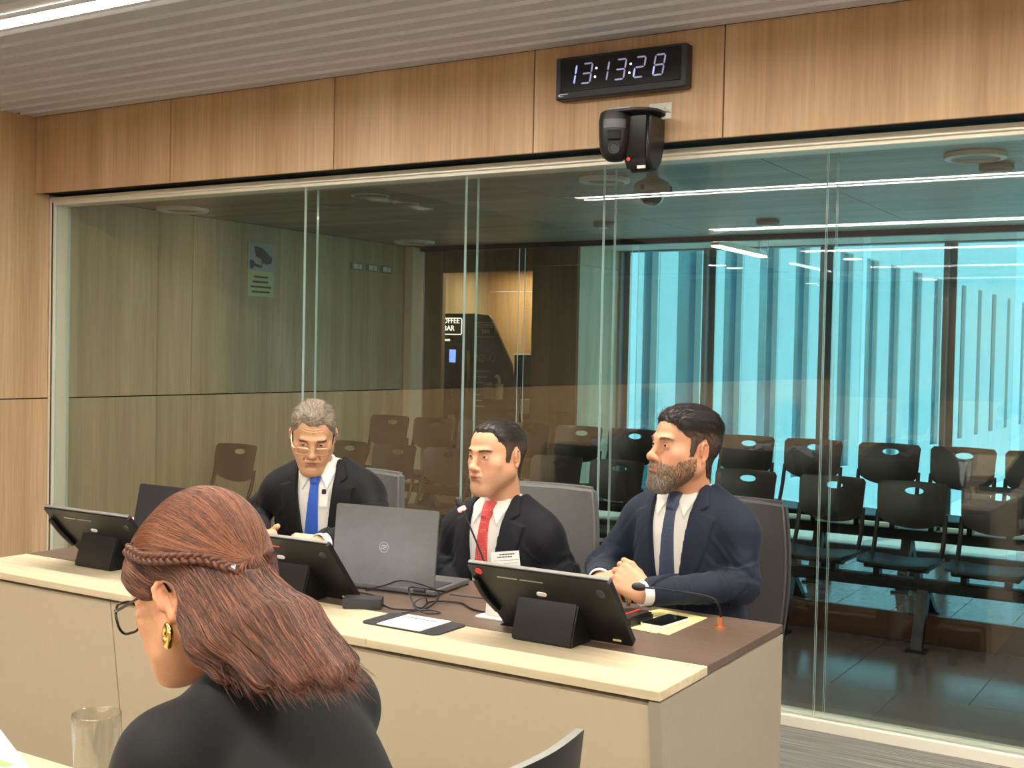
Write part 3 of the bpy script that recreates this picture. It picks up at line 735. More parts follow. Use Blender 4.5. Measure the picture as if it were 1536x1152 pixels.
# tilted touch screens seen from behind
def tablet(label, xc, extra):
    """Local frame: x along the desk, screen facing +y, lower edge resting on the desk."""
    t = thing('touch_screen', label, 'monitor', (xc, 0, TOP))
    W, Hh = .41, .236
    tilt = Matrix.Translation((xc, 2.715, TOP + .0115)) @ Matrix.Rotation(math.radians(39), 4, 'X')
    bm = NB(); prism(bm, [(-W / 2 + .012, 0), (W / 2 - .006, 0), (W / 2, .008), (W / 2, Hh - .006), (W / 2 - .006, Hh), (-W / 2 + .006, Hh), (-W / 2, Hh - .006), (-W / 2, Hh - .055), (-W / 2 + .014, Hh - .10), (-W / 2 + .022, .06), (-W / 2 + .03, .012)], -.016, 0, 'Y', tilt)
    body = obj('housing', bm, M_BLACK, t, None)
    bm = NB(); box(bm, -W / 2 + .002, W / 2 - .002, -.012, -.002, Hh, Hh + .004, .001, M=tilt); obj('top_edge', bm, mat('edge_grey', (150, 148, 142), .35, .3), t)
    bm = NB(); box(bm, -W / 2 + .04, W / 2 - .01, 0, .001, .015, Hh - .01, M=tilt); obj('screen', bm, M_SCREEN, t)
    for a, b in ((-.125, -.065), (-.058, .010)):
        bm = NB(); box(bm, a, b, -.0175, -.0155, Hh - .036, Hh - .032, .0005, M=tilt); obj('speaker_slot', bm, mat('slot_red', (222, 96, 88), .4) if extra == 'red' else M_STEEL, t)
    # wedge stand
    bm = NB(); x0, x1 = xc - .088, xc + .088
    prism(bm, [(2.590, TOP), (2.700, TOP), (2.706, TOP + .02), (2.635, TOP + .118), (2.622, TOP + .118), (2.588, TOP + .012)], x0, x1, 'X')
    bmesh.ops.bevel(bm, geom=bm.edges[:], offset=.004, segments=2, affect='EDGES'); obj('stand', bm, M_BLACK, t, 30)
    bm = NB(); prism(bm, rrect(.028, .012, .0055, 4, -.008, .158), -.0195, -.015, 'Y', tilt); obj('emblem', bm, mat('silver_emblem', (236, 236, 230), .25), t)
    bm = NB(); lathe(bm, [(0, .006), (.008, .006), (.013, .004), (.014, 0), (0, 0)], 18, tilt @ Matrix.Translation((W / 2 - .035, -.016, Hh - .045)) @ Matrix.Rotation(PI / 2, 4, 'X')); obj('camera_boss', bm, M_CHAR, t, 40)
    # docked handset along the left rim
    bm = NB(); tube(bm, [tilt @ Vector(p) for p in catmull([(-W / 2 + .012, -.022, Hh - .045), (-W / 2 + .020, -.024, .13), (-W / 2 + .038, -.022, .075)], 6)], .010, 8); obj('side_clip', bm, M_BLACK_GLOSS, t, 50)
    if extra == 'dot':
        bm = NB(); lathe(bm, [(0, .003), (.010, .003), (.010, 0), (0, 0)], 20, tilt @ Matrix.Translation((-W / 2 + .030, -.016, Hh - .020)) @ Matrix.Rotation(PI / 2, 4, 'X')); obj('red_button', bm, M_RED, t)
    bm = NB(); box(bm, W / 2 - .055, W / 2 - .032, -.0175, -.0155, .012, .018, M=tilt); obj('sticker', bm, M_YELLOW, t)
    return t
tablet('black touch screen on a wedge stand with a round red button on its back', -1.500, 'dot')
tablet('black touch screen with reddish speaker slots, half hidden by the auburn hair', -2.378, 'red')
tablet('black touch screen at the far desk end by the wood wall', -3.192, '')
# laptop, lid towards the camera
def laptop(label, c, ang, m, w=.358, d=.235, open_deg=100, logo=True):
    t = thing('laptop', label, 'laptop', (c[0], c[1], TOP))
    M0 = Matrix.Translation((c[0], c[1], TOP)) @ Matrix.Rotation(ang, 4, 'Z')
    bm = NB(); box(bm, -w / 2, w / 2, 0, d, .004, .018, .004, 2, M0); obj('base', bm, m, t)
    bm = NB(); box(bm, -w / 2 + .015, w / 2 - .015, .03, .14, .0175, .0195, M=M0); obj('keyboard', bm, M_CHAR, t)
    L = M0 @ Matrix.Translation((0, 0, .016)) @ Matrix.Rotation(math.radians(open_deg - 90), 4, 'X')
    bm = NB(); prism(bm, rrect(w, d, .008, 4, 0, d / 2 + .004), -.007, 0, 'Y', L); obj('lid', bm, m, t, 30)
    bm = NB(); box(bm, -w / 2 + .006, w / 2 - .006, 0, .001, .014, d - .004, M=L); obj('screen', bm, M_SCREEN, t)
    if logo:
        bm = NB(); lathe(bm, [(.016, 0), (.016, .0012), (.0145, .0012), (.0145, 0)], 28, L @ Matrix.Translation((0, -.007, d / 2)) @ Matrix.Rotation(PI / 2, 4, 'X'), closed=True)
        for k in (-1, 0, 1): box(bm, -.009 + .002 * k, .009 + .002 * k, -.0082, -.007, d / 2 + .005 * k - .0012, d / 2 + .005 * k + .0012, M=L @ Matrix.Translation((0, 0, 0)))
        obj('emblem', bm, M_STEEL, t)
    for x in (-w / 2 + .05, w / 2 - .05):
        bm = NB(); tube(bm, [M0 @ Vector((x - .02, 0, .016)), M0 @ Vector((x + .02, 0, .016))], .006, 8); obj('hinge', bm, M_CHAR, t)
    bm = NB(); box(bm, -w / 2, w / 2, .01, .02, 0, .004, M=M0); box(bm, -w / 2, w / 2, d - .02, d - .01, 0, .004, M=M0); obj('rubber_foot', bm, M_CHAR, t)
    return t
laptop('grey laptop with a round emblem on its lid, before the blue tied man', (-2.222, 2.872), math.radians(7), M_LAPTOP, open_deg=84)
laptop('dark laptop whose lid corner shows behind the far touch screen and the auburn hair', (-3.24, 2.93), 0, M_CHAR, w=.33, d=.215, open_deg=78, logo=False)
# power brick and leads
t = thing('power_adapter', 'black power adapter brick lying on the desk beside the laptop leads', 'adapter', (-2.14, 2.70, TOP))
bm = NB(); box(bm, -.055, .055, -.03, .03, 0, .030, .006, 2, Matrix.Translation((-2.125, 2.66, TOP)) @ Matrix.Rotation(math.radians(30), 4, 'Z')); obj('brick', bm, M_CHAR, t, 30)
def lead(pts, r=.0028): 
    bm = NB(); tube(bm, catmull([(x, y, TOP + z) for x, y, z in pts], 7), r, 6); return bm
obj('lead', lead([(-2.085, 2.685, .012), (-2.02, 2.67, .007), (-1.96, 2.74, .006), (-2.00, 2.85, .03), (-2.10, 2.82, .055), (-2.18, 2.83, .03), (-2.26, 2.84, .004)]), M_BLACK, t, 60)
obj('lead', lead([(-2.15, 2.655, .012), (-2.143, 2.75, .006), (-2.22, 2.80, .004), (-2.44, 2.80, .004)]), M_BLACK, t, 60)
t = thing('black_cable', 'thin black cable looping over the brown desktop from the laptop side', 'cable', (-1.95, 2.85, TOP))
obj('cable', lead([(-2.02, 2.93, .012), (-1.99, 2.86, .03), (-2.03, 2.78, .05), (-2.07, 2.80, .035), (-2.02, 2.76, .006), (-1.98, 2.74, .004), (-2.00, 2.82, .006), (-1.93, 2.86, .004), (-1.85, 2.81, .004), (-1.76, 2.80, .004), (-1.68, 2.83, .004)]), M_BLACK, t, 60)
t = thing('grey_cable', 'tangled thin grey cable lying between adapter and laptop', 'cable', (-2.0, 2.70, TOP))
obj('cable', lead([(-2.00, 2.91, .012), (-1.90, 2.93, .01), (-1.86, 2.95, .004), (-1.84, 2.99, .004)]), M_CHAR, t, 60)
obj('cable', lead([(-1.985, 2.775, .012), (-1.97, 2.74, .035), (-1.98, 2.70, .02), (-1.93, 2.69, .004), (-1.90, 2.72, .004), (-1.95, 2.72, .006), (-1.98, 2.65, .005)], .0022), M_CHAR, t, 60)
# name card on a dark mat
t = thing('card_mat', 'dark rounded mat holding a white printed card on the beige ledge', 'mat', (-1.88, 2.565, TOP))
a, b, c, d = [on(u, v, Z=TOP) for u, v in ((538, 935), (600, 921), (697, 939), (650, 953))]
cc = (a + b + c + d) / 4; ex = ((c - b) + (d - a)) / 2; ang = math.atan2(ex.y, ex.x); Wm, Hm = ex.length, ((b - a).length + (c - d).length) / 2
Mm = Matrix.Translation((cc.x, cc.y, TOP)) @ Matrix.Rotation(ang, 4, 'Z')
bm = NB(); prism(bm, rrect(Wm + .02, Hm, .02, 4), 0, .004, 'Z', Mm); obj('mat', bm, M_CHAR, t)
bm = NB(); box(bm, -Wm / 2 + .045, Wm / 2 - .045, -Hm / 2 + .004, Hm / 2 - .003, .004, .006, M=Mm); cd = obj('card', bm, M_PAPER, t)
bm = NB(); box(bm, -.055, .045, Hm / 2 - .036, Hm / 2 - .030, .006, .0064, M=Mm); obj('printed_bar', bm, M_CHAR, cd)
for k in range(5):
    bm = NB(); box(bm, -.055, .02 + .012 * (k % 3), Hm / 2 - .056 - .013 * k, Hm / 2 - .0545 - .013 * k, .006, .0063, M=Mm); obj('printed_line', bm, M_PRINT, cd)
# gooseneck microphones
def mic(label, base, pts, red, ring):
    t = thing('gooseneck_microphone', label, 'microphone', base)
    bm = NB(); lathe(bm, [(0, 0), (.022, 0), (.022, .004), (.014, .007), (.007, .007), (.007, .03), (0, .03)], 24, Matrix.Translation(base)); obj('base_ring', bm, ring, t, 40)
    bm = NB(); tube(bm, catmull([base] + pts, 8), .0032, 8, .0026); obj('gooseneck', bm, M_BLACK_METAL, t, 60)
    p, q = Vector(pts[-1]), Vector(pts[-2]); d = (p - q).normalized()
    M0 = Matrix.Translation(p) @ d.to_track_quat('Z', 'Y').to_matrix().to_4x4()
    bm = NB(); lathe(bm, [(0, -.004), (.007, -.004), (.010, .004), (.0115, .014), (.010, .026), (.005, .033), (0, .034)], 18, M0); obj('windshield', bm, M_BLACK, t, 50)
    if red:
        bm = NB(); lathe(bm, [(.008, -.010), (.0125, -.008), (.0125, .002), (.008, .003)], 20, M0, closed=True); obj('light_ring', bm, emit('red_ring', (1, .16, .12), 1.4), t, 50)
    return t
b2 = on(1080, 942, Z=TOP)
mic('black gooseneck microphone bent flat over a copper base ring, by the bearded man', tuple(b2), [tuple(on(u, v, Y=yy)) for u, v, yy in ((1081, 928, b2.y), (1078, 908, 3.01), (1062, 895, 2.995), (1003, 885, 2.96), (966, 881, 2.94))], False, M_COPPER)
mic('upright gooseneck microphone with a glowing red ring before the red tied man', (-1.80, 2.86, TOP), [(-1.812, 2.86, .80), tuple(on(726, 842, Y=2.86)), tuple(on(708, 797, Y=2.86)), tuple(on(692, 762, Y=2.86))], True, M_BLACK_METAL)
# papers, phone, reader
t = thing('yellow_papers', 'pale yellow paper sheets under the phone on the brown desktop', 'paper', (-1.33, 2.98, TOP))
for k, (px, zz) in enumerate(((((905, 930), (1003, 953), (1061, 927), (990, 914)), 0), (((910, 936), (984, 951), (1034, 930), (985, 917)), .0012))):
    pts = [on(u, v, Z=TOP) for u, v in px]
    bm = NB(); prism(bm, [(p.x, p.y) for p in pts], TOP + zz, TOP + zz + .0012, 'Z'); obj('sheet', bm, M_YELLOW, t)
t = thing('phone', 'white edged smartphone lying on the yellow papers', 'phone', (-1.34, 2.99, TOP + .003))
Mp = Matrix.Translation((-1.342, 2.99, TOP + .0026)) @ Matrix.Rotation(math.radians(-7), 4, 'Z')
bm = NB(); prism(bm, rrect(.072, .15, .010, 4), 0, .008, 'Z', Mp); obj('body', bm, M_WHITE, t)
bm = NB(); prism(bm, rrect(.067, .144, .008, 4), .008, .0088, 'Z', Mp); obj('screen', bm, M_BLACK_GLOSS, t)
t = thing('voting_unit', 'small black wedge device with a red stripe beside the phone', 'device', (-1.44, 3.0, TOP))
Mv = Matrix.Translation((-1.424, 2.945, TOP + .0026)) @ Matrix.Rotation(math.radians(-8), 4, 'Z')
bm = NB(); prism(bm, [(-.06, 0), (.055, 0), (.055, .022), (.040, .028), (-.045, .026), (-.06, .019)], -.038, .038, 'X', Mv); bmesh.ops.bevel(bm, geom=bm.edges[:], offset=.004, segments=2, affect='EDGES'); obj('body', bm, M_BLACK, t, 30)
bm = NB(); prism(bm, [(-.0605, .010), (-.0612, .0195), (-.045, .0272), (.036, .0292), (.036, .0270), (-.045, .0250), (-.059, .018)], .000, .006, 'X', Mv); obj('red_stripe', bm, M_RED, t)
t = thing('card_holder', 'small white plastic stand partly behind the red buttoned touch screen', 'holder', (-1.775, 2.765, TOP))
bm = NB(); box(bm, -.035, .05, -.022, .022, 0, .006, .001, M=Matrix.Translation((-1.765, 2.765, TOP))); obj('foot', bm, M_WHITE, t)
bm = NB(); box(bm, -.016, .05, -.002, .004, .006, .062, .001, M=Matrix.Translation((-1.765, 2.765, TOP)) @ Matrix.Rotation(math.radians(-8), 4, 'X')); obj('plate', bm, M_WHITE, t)
t = thing('white_cup', 'white saucer rim showing above the far touch screen', 'cup', (-3.42, 2.98, TOP))
bm = NB(); lathe(bm, [(0, 0), (.03, 0), (.034, .06), (.04, .085), (.043, .098), (.041, .098), (.036, .08), (.03, .01), (0, .008)], 28, Matrix.Translation((-3.44, 2.98, TOP))); obj('cup', bm, M_WHITE, t, 50)

# ------------------------------------------------------------------ office chairs behind the desk
def office_chair(label, x, y, rz, m, top=1.01, w=.50, hide=False):
    t = thing('office_chair', label, 'chair', (0, 0, 0))
    # curved padded back
    bm = NB(); nx, nz = 12, 10; V = {}
    for s in (0, 1):
        for i in range(nx + 1):
            for j in range(nz + 1):
                u, v = i / nx * 2 - 1, j / nz
                ww = w / 2 * (1 - .10 * abs(v - .45) ** 2 * 4) ; xx = u * ww
                zz = .52 + v * (top - .52); yy = .055 * (1 - u * u) + .10 * v - (.0 if s else .055)
                V[s, i, j] = bm.verts.new((xx, yy, zz))
    for i in range(nx):
        for j in range(nz):
            for s in (0, 1): bm.faces.new([V[s, i + a, j + b] for a, b in ((0, 0), (1, 0), (1, 1), (0, 1))])
    for i in range(nx):
        for j in (0, nz): bm.faces.new((V[0, i, j], V[0, i + 1, j], V[1, i + 1, j], V[1, i, j]))
    for j in range(nz):
        for i in (0, nx): bm.faces.new((V[0, i, j], V[0, i, j + 1], V[1, i, j + 1], V[1, i, j]))
    finish(bm)
    es = [e for e in bm.edges if len(e.link_faces) == 2 and e.calc_face_angle(0) > .7]
    bmesh.ops.bevel(bm, geom=es, offset=.014, segments=3, affect='EDGES')
    obj('backrest', bm, m, t, 40, True)
    bm = NB(); box(bm, -.24, .24, -.465, -.02, .385, .455, .025, 3); obj('seat', bm, m, t, 40, True)
    bm = NB(); box(bm, -.03, .03, .03, .09, .40, .62, .01); box(bm, -.03, .03, -.30, .06, .37, .385, .004); obj('back_bracket', bm, M_BLACK_METAL, t, None, True)
    bm = NB(); lathe(bm, [(0, .37), (.03, .37), (.03, .10), (.05, .09), (0, .09)], 16, Matrix.Translation((0, -.25, 0))); obj('gas_stem', bm, M_STEEL, t, 40, True)
    for k in range(5):
        a = 2 * PI * k / 5 + .94; c, s_ = math.cos(a), math.sin(a)
        bm = NB(); tube(bm, [(0, -.25, .10), (c * .26, -.25 + s_ * .26, .07)], .022, 8, .014); ft = obj('foot', bm, M_BLACK_METAL, t, 50, True)
        bm = NB(); lathe(bm, [(0, -.02), (.028, -.02), (.03, 0), (.028, .02), (0, .02)], 14, Matrix.Translation((c * .27, -.25 + s_ * .27, .03)) @ Matrix.Rotation(PI / 2, 4, 'Y')); obj('caster', bm, M_BLACK, ft, 40, True)
    t.location = (x, y, 0); t.rotation_euler.z = rz
    return t
office_chair('grey leather office chair behind the red tied man', -2.13, 3.57, math.radians(10), M_LEATHER, 1.02)
office_chair('dark grey leather office chair behind the bearded man', -1.475, 3.64, math.radians(4), M_LEATHER_DARK, 1.02)
office_chair('grey office chair edge beside the blue tied man', -3.05, 3.70, 0, M_LEATHER, 1.0)

# ------------------------------------------------------------------ the near table
t = thing('side_table', 'pale beige table corner under the drinking glass', 'table', (-2.0, .6, 0))
TX0, TX1, TY0, TY1 = -2.35, -1.42, -.6, 1.352
bm = NB(); box(bm, TX0, TX1, TY0, TY1, .726, .75, .002); obj('table_top', bm, M_BEIGE, t)
for x in (TX0 + .05, TX1 - .30):
    for y in (TY0 + .05, TY1 - .06):
        bm = NB(); box(bm, x - .025, x + .025, y - .025, y + .025, 0, .726, .003); obj('leg', bm, M_BEIGE_END, t)
t = thing('drinking_glass', 'tall clear tumbler with a fluted lower half on the near table', 'glass', (-1.557, 1.275, .75))
bm = NB(); n = 40; prof = [(.026, .003, 0), (.0315, .0, 0), (.033, .02, 1), (.035, .06, 1), (.0365, .085, .3), (.038, .10, 0), (.0385, .139, 0), (.0378, .1405, 0), (.0370, .139, 0), (.0355, .10, 0), (.033, .05, 0), (.031, .018, 0), (0, .014, 0)]
rings = []
for r, z, fl_ in prof:
    rings.append([bm.verts.new((0, 0, z))] if r == 0 else [bm.verts.new(((r - .0018 * fl_ * (k % 2)) * math.cos(2 * PI * k / n), (r - .0018 * fl_ * (k % 2)) * math.sin(2 * PI * k / n), z)) for k in range(n)])
for A, B in zip(rings, rings[1:]):
    for k in range(n):
        q = (k + 1) % n
        bm.faces.new((A[k], A[q], B[0])) if len(B) == 1 else bm.faces.new((A[k], A[q], B[q], B[k]))
bm.faces.new(rings[0][::-1])
M_TUMBLER = glass('tumbler_glass', (.98, .982, .97), .13, 0.02, 3.2)
obj('tumbler', bm, M_TUMBLER, t, 30, True)
t = thing('document', 'white document with green print at the edge of the near table', 'paper', (-1.9, 1.2, .75))
pa, pb = on(0, 1094, Z=.76), on(44, 1152, Z=.76); dv = (pb - pa).normalized(); nv = Vector((-abs(dv.y), -abs(dv.x), 0)).normalized()
A0 = pa - dv * .12; q = [A0, A0 + dv * .38, A0 + dv * .38 + nv * .25, A0 + nv * .25]
bm = NB(); prism(bm, [(p.x, p.y) for p in q], .7505, .7605, 'Z'); obj('sheets', bm, M_PAPER, t)
g0 = on(12, 1146, Z=.7605); bm = NB(); prism(bm, [(g0.x - .03, g0.y - .01), (g0.x + .012, g0.y - .015), (g0.x + .012, g0.y + .004), (g0.x - .03, g0.y + .006)], .7605, .7609, 'Z'); obj('green_print', bm, mat('green_print', (150, 205, 110), .7), t)

# near office chair whose back tip shows
def near_chair(label, Mc, rim):
    """Local frame: back across x at y = 0, seat towards -y."""
    t = thing('near_chair', label, 'chair', tuple(Mc.translation))
    bm = NB(); nx, nz = 16, 12; V = {}; w = .205
    for s in (0, 1):
        for i in range(nx + 1):
            for j in range(nz + 1):
                u, v = i / nx * 2 - 1, j / nz
                z = .52 + v * (.858 - .020 * abs(u) ** 3 - .52)
                V[s, i, j] = bm.verts.new(Mc @ Vector((u * w * (1 - .06 * (1 - v) - .02 * v * v), .045 * (1 - u * u) + .03 * v - (.015 if s else 0), z)))
    for i in range(nx):
        for j in range(nz):
            for s in (0, 1): bm.faces.new([V[s, i + a, j + b] for a, b in ((0, 0), (1, 0), (1, 1), (0, 1))])
    for i in range(nx):
        for j in (0, nz): bm.faces.new((V[0, i, j], V[0, i + 1, j], V[1, i + 1, j], V[1, i, j])).material_index = 1 if j else 0
    for j in range(nz):
        for i in (0, nx): bm.faces.new((V[0, i, j], V[0, i, j + 1], V[1, i, j + 1], V[1, i, j])).material_index = 0
    obj('backrest', bm, [M_BLACK, rim], t, 40)
    bm = NB(); box(bm, -.19, .19, -.43, -.02, .40, .455, .02, 3, Mc); obj('seat', bm, M_BLACK, t, 40)
    bm = NB(); box(bm, -.03, .03, .02, .06, .38, .60, .008, M=Mc); box(bm, -.03, .03, -.26, .04, .385, .40, .003, M=Mc); obj('back_bracket', bm, M_BLACK_METAL, t)
    bm = NB(); lathe(bm, [(0, .39), (.03, .39), (.03, .10), (.06, .08), (0, .08)], 16, Mc @ Matrix.Translation((0, -.22, 0))); obj('gas_stem', bm, M_STEEL, t, 40)
    for k in range(5):
        a = 2 * PI * k / 5 + .2; bm = NB(); tube(bm, [Mc @ Vector((0, -.22, .10)), Mc @ Vector((math.cos(a) * .24, -.22 + math.sin(a) * .24, .02))], .022, 8, .018); obj('foot', bm, M_BLACK_METAL, t, 50)
M_RIM = mat('grey_rim', (150, 150, 142), .4)
near_chair('black office chair with a grey rimmed back, its tip showing before the desk', Matrix.Translation((-.985, 1.602, 0)) @ Matrix.Rotation(-PI / 2, 4, 'Z'), M_RIM)
near_chair('black office chair under the auburn haired woman', Matrix.Translation((-.70, 1.16, 0)) @ Matrix.Rotation(-PI / 2, 4, 'Z'), M_RIM)

# ------------------------------------------------------------------ solid modelling on a grid, for bodies and clothes
f32 = np.float32
def smin(a, b, k):
    if k <= 0: return np.minimum(a, b)
    h = np.clip(.5 + .5 * (b - a) / k, 0, 1); return b + (a - b) * h - k * h * (1 - h)
def smax(a, b, k): return -smin(-a, -b, k)
class Vol:
    def __init__(s, lo, hi, res):
        s.lo = np.array(lo, float); s.res = res
        s.n = np.ceil((np.array(hi) - s.lo) / res).astype(int) + 1
        s.D = np.full(tuple(s.n), .25, f32)
        s.ax = [(s.lo[i] + np.arange(s.n[i]) * res).astype(f32) for i in range(3)]
    def win(s, lo, hi):
        a = np.clip(np.floor((np.array(lo) - s.lo) / s.res).astype(int), 0, s.n); b = np.clip(np.ceil((np.array(hi) - s.lo) / s.res).astype(int) + 1, 0, s.n)
        sl = tuple(slice(int(i), int(j)) for i, j in zip(a, b))
        X, Y, Z = s.ax[0][sl[0]][:, None, None], s.ax[1][sl[1]][None, :, None], s.ax[2][sl[2]][None, None, :]
        return sl, X, Y, Z
    def put(s, sl, d, k, mode):
        if d.size == 0: return
        A = s.D[sl]
        s.D[sl] = smin(A, d, k) if mode == '+' else smax(A, -d, k) if mode == '-' else smax(A, d, k)
    def cap(s, a, b, ra, rb=None, k=.02, mode='+', mg=.03):
        rb = ra if rb is None else rb; a, b = np.array(a, float), np.array(b, float); m = max(ra, rb) + k + mg
        sl, X, Y, Z = s.win(np.minimum(a, b) - m, np.maximum(a, b) + m); v = b - a; L = float(v @ v) + 1e-12
        t = np.clip(((X - a[0]) * v[0] + (Y - a[1]) * v[1] + (Z - a[2]) * v[2]) / L, 0, 1)
        d = np.sqrt((X - a[0] - t * v[0]) ** 2 + (Y - a[1] - t * v[1]) ** 2 + (Z - a[2] - t * v[2]) ** 2) - (ra + (rb - ra) * t)
        s.put(sl, d.astype(f32), k, mode); return s
    def ell(s, c, r, k=.02, mode='+', R=None, mg=.03):
        c, r = np.array(c, float), np.array(r, float); m = (r.max() if R is not None else r) + k + mg
        sl, X, Y, Z = s.win(c - m, c + m); x, y, z = X - c[0], Y - c[1], Z - c[2]
        if R is not None:
            q = np.array(R.to_3x3().transposed()); x, y, z = (q[0, 0] * x + q[0, 1] * y + q[0, 2] * z), (q[1, 0] * x + q[1, 1] * y + q[1, 2] * z), (q[2, 0] * x + q[2, 1] * y + q[2, 2] * z)
        k0 = np.sqrt((x / r[0]) ** 2 + (y / r[1]) ** 2 + (z / r[2]) ** 2); k1 = np.sqrt((x / r[0] ** 2) ** 2 + (y / r[1] ** 2) ** 2 + (z / r[2] ** 2) ** 2) + 1e-9
        s.put(sl, (k0 * (k0 - 1) / k1).astype(f32), k, mode); return s
    def copy(s, off=0.0):
        v = Vol.__new__(Vol); v.__dict__ = dict(s.__dict__); v.D = s.D - f32(off); return v
    def cut(s, fn, k=0.0):
        """Keep only where fn(X, Y, Z) < 0."""
        s.D = smax(s.D, np.broadcast_to(fn(s.ax[0][:, None, None], s.ax[1][None, :, None], s.ax[2][None, None, :]), s.D.shape).astype(f32), k); return s
    def add(s, fn):
        s.D = s.D + fn(s.ax[0][:, None, None], s.ax[1][None, :, None], s.ax[2][None, None, :]).astype(f32); return s
    def mesh(s):
        """Surface nets: vertices and quads."""
        D = s.D; n = s.n; I = D < 0
        c = np.zeros(tuple(n - 1), np.int8)
        for dx in (0, 1):
            for dy in (0, 1):
                for dz in (0, 1): c += I[dx:n[0] - 1 + dx, dy:n[1] - 1 + dy, dz:n[2] - 1 + dz]
        cells = np.argwhere((c > 0) & (c < 8)); idx = np.full(tuple(n - 1), -1, np.int32)
        idx[tuple(cells.T)] = np.arange(len(cells))
        offs = np.array([(x, y, z) for x in (0, 1) for y in (0, 1) for z in (0, 1)])
        val = np.stack([D[tuple((cells + o).T)] for o in offs], 1)
        acc = np.zeros((len(cells), 3)); cnt = np.zeros(len(cells))
        for i in range(8):
            for j in range(i + 1, 8):
                if np.abs(offs[i] - offs[j]).sum() != 1: continue
                a, b = val[:, i], val[:, j]; m = (a < 0) != (b < 0)
                t = np.where(m, a / np.where(m, a - b, 1), 0)
                acc += np.where(m[:, None], offs[i] + t[:, None] * (offs[j] - offs[i]), 0); cnt += m
        V = (cells + acc / cnt[:, None]) * s.res + s.lo
        Q = []
        for ax in range(3):
            o1, o2 = (ax + 1) % 3, (ax + 2) % 3
            sl0 = [slice(None)] * 3; sl1 = [slice(None)] * 3
            sl0[ax] = slice(0, -1); sl1[ax] = slice(1, None)
            for o in (o1, o2): sl0[o] = sl1[o] = slice(1, -1)
            A, B = I[tuple(sl0)], I[tuple(sl1)]
            for flip, M in ((0, A & ~B), (1, ~A & B)):
                e = np.argwhere(M)
                if len(e) == 0: continue
                e[:, o1] += 1; e[:, o2] += 1
                u1 = np.zeros(3, int); u1[o1] = 1; u2 = np.zeros(3, int); u2[o2] = 1
                q = np.stack([idx[tuple((e - u1 - u2).T)], idx[tuple((e - u2).T)], idx[tuple(e.T)], idx[tuple((e - u1).T)]], 1)
                Q.append(q[:, ::-1] if flip else q)
        return V, np.concatenate(Q) if Q else np.zeros((0, 4), int)
def poly_sd(poly, a, b):
    """Signed distance to a 2-D polygon, evaluated on broadcastable a, b."""
    P = np.array(poly, float); d = None; s = None
    for i in range(len(P)):
        p, q = P[i], P[i - 1]; e = q - p; wx, wy = a - p[0], b - p[1]
        t = np.clip((wx * e[0] + wy * e[1]) / (e @ e + 1e-15), 0, 1)
        dd = (wx - e[0] * t) ** 2 + (wy - e[1] * t) ** 2
        d = dd if d is None else np.minimum(d, dd)
        c1, c2, c3 = b >= p[1], b < q[1], e[0] * wy > e[1] * wx
        f = np.where((c1 & c2 & c3) | (~c1 & ~c2 & ~c3), -1.0, 1.0)
        s = f if s is None else s * f
    return np.sqrt(d) * s
_rng = np.random.RandomState(3); _NZ = _rng.rand(24, 24, 24).astype(f32)
def vnoise(x, y, z):
    x, y, z = np.broadcast_arrays(x, y, z)
    def fl(v): i = np.floor(v).astype(np.int32); f = (v - i).astype(f32); return i % 24, (i + 1) % 24, f * f * (3 - 2 * f)
    x0, x1, fx = fl(x); y0, y1, fy = fl(y); z0, z1, fz = fl(z)
    L = lambda a, b, t: a + (b - a) * t
    return L(L(L(_NZ[x0, y0, z0], _NZ[x1, y0, z0], fx), L(_NZ[x0, y1, z0], _NZ[x1, y1, z0], fx), fy), L(L(_NZ[x0, y0, z1], _NZ[x1, y0, z1], fx), L(_NZ[x0, y1, z1], _NZ[x1, y1, z1], fx), fy), fz) - .5
def raw_mesh(name, parts, mats, parent=None, colors=None, smooth=True):
    """One mesh from [(verts, quads, matrix or None, material index)]."""
    Vs, Qs, Ms, base = [], [], [], 0
    for V, Q, M, mi in parts:
        if M is not None:
            A = np.array(M); V = V @ A[:3, :3].T + A[:3, 3]
        Vs.append(V); Qs.append(Q + base); Ms.append(np.full(len(Q), mi)); base += len(V)
    V, Q, Mi = np.concatenate(Vs), np.concatenate(Qs), np.concatenate(Ms)
    me = bpy.data.meshes.new(name); me.vertices.add(len(V)); me.vertices.foreach_set('co', V.astype(f32).ravel())
    me.loops.add(Q.size); me.loops.foreach_set('vertex_index', Q.astype(np.int32).ravel())
    me.polygons.add(len(Q)); me.polygons.foreach_set('loop_start', np.arange(0, Q.size, 4, dtype=np.int32)); me.polygons.foreach_set('material_index', Mi.astype(np.int32))
    me.polygons.foreach_set('use_smooth', np.full(len(Q), smooth))
    for m in mats: me.materials.append(m)
    me.update(calc_edges=True); me.validate()
    if colors is not None:
        at = me.color_attributes.new('tone', 'FLOAT_COLOR', 'POINT')
        at.data.foreach_set('color', np.concatenate([colors, np.ones((len(colors), 1))], 1).astype(f32).ravel())
    o = bpy.data.objects.new(name, me); return link(o, parent)
def strands(name, roots, steps, m, parent, r0=.0004, r1=.0001):
    """Hair strands: steps is (count, points, 3) in world space."""
    hc = bpy.data.hair_curves.new(name); k, n = steps.shape[:2]
    hc.add_curves([n] * k)
    hc.points.foreach_set('position', steps.astype(f32).ravel())
    hc.points.foreach_set('radius', np.tile(np.linspace(r0, r1, n), k).astype(f32))
    hc.materials.append(m); o = bpy.data.objects.new(name, hc); return link(o, parent)
def normals_of(V, Q):
    n = np.cross(V[Q[:, 2]] - V[Q[:, 0]], V[Q[:, 3]] - V[Q[:, 1]]); N_ = np.zeros_like(V)
    for i in range(4): np.add.at(N_, Q[:, i], n)
    return N_ / (np.linalg.norm(N_, axis=1, keepdims=True) + 1e-12)
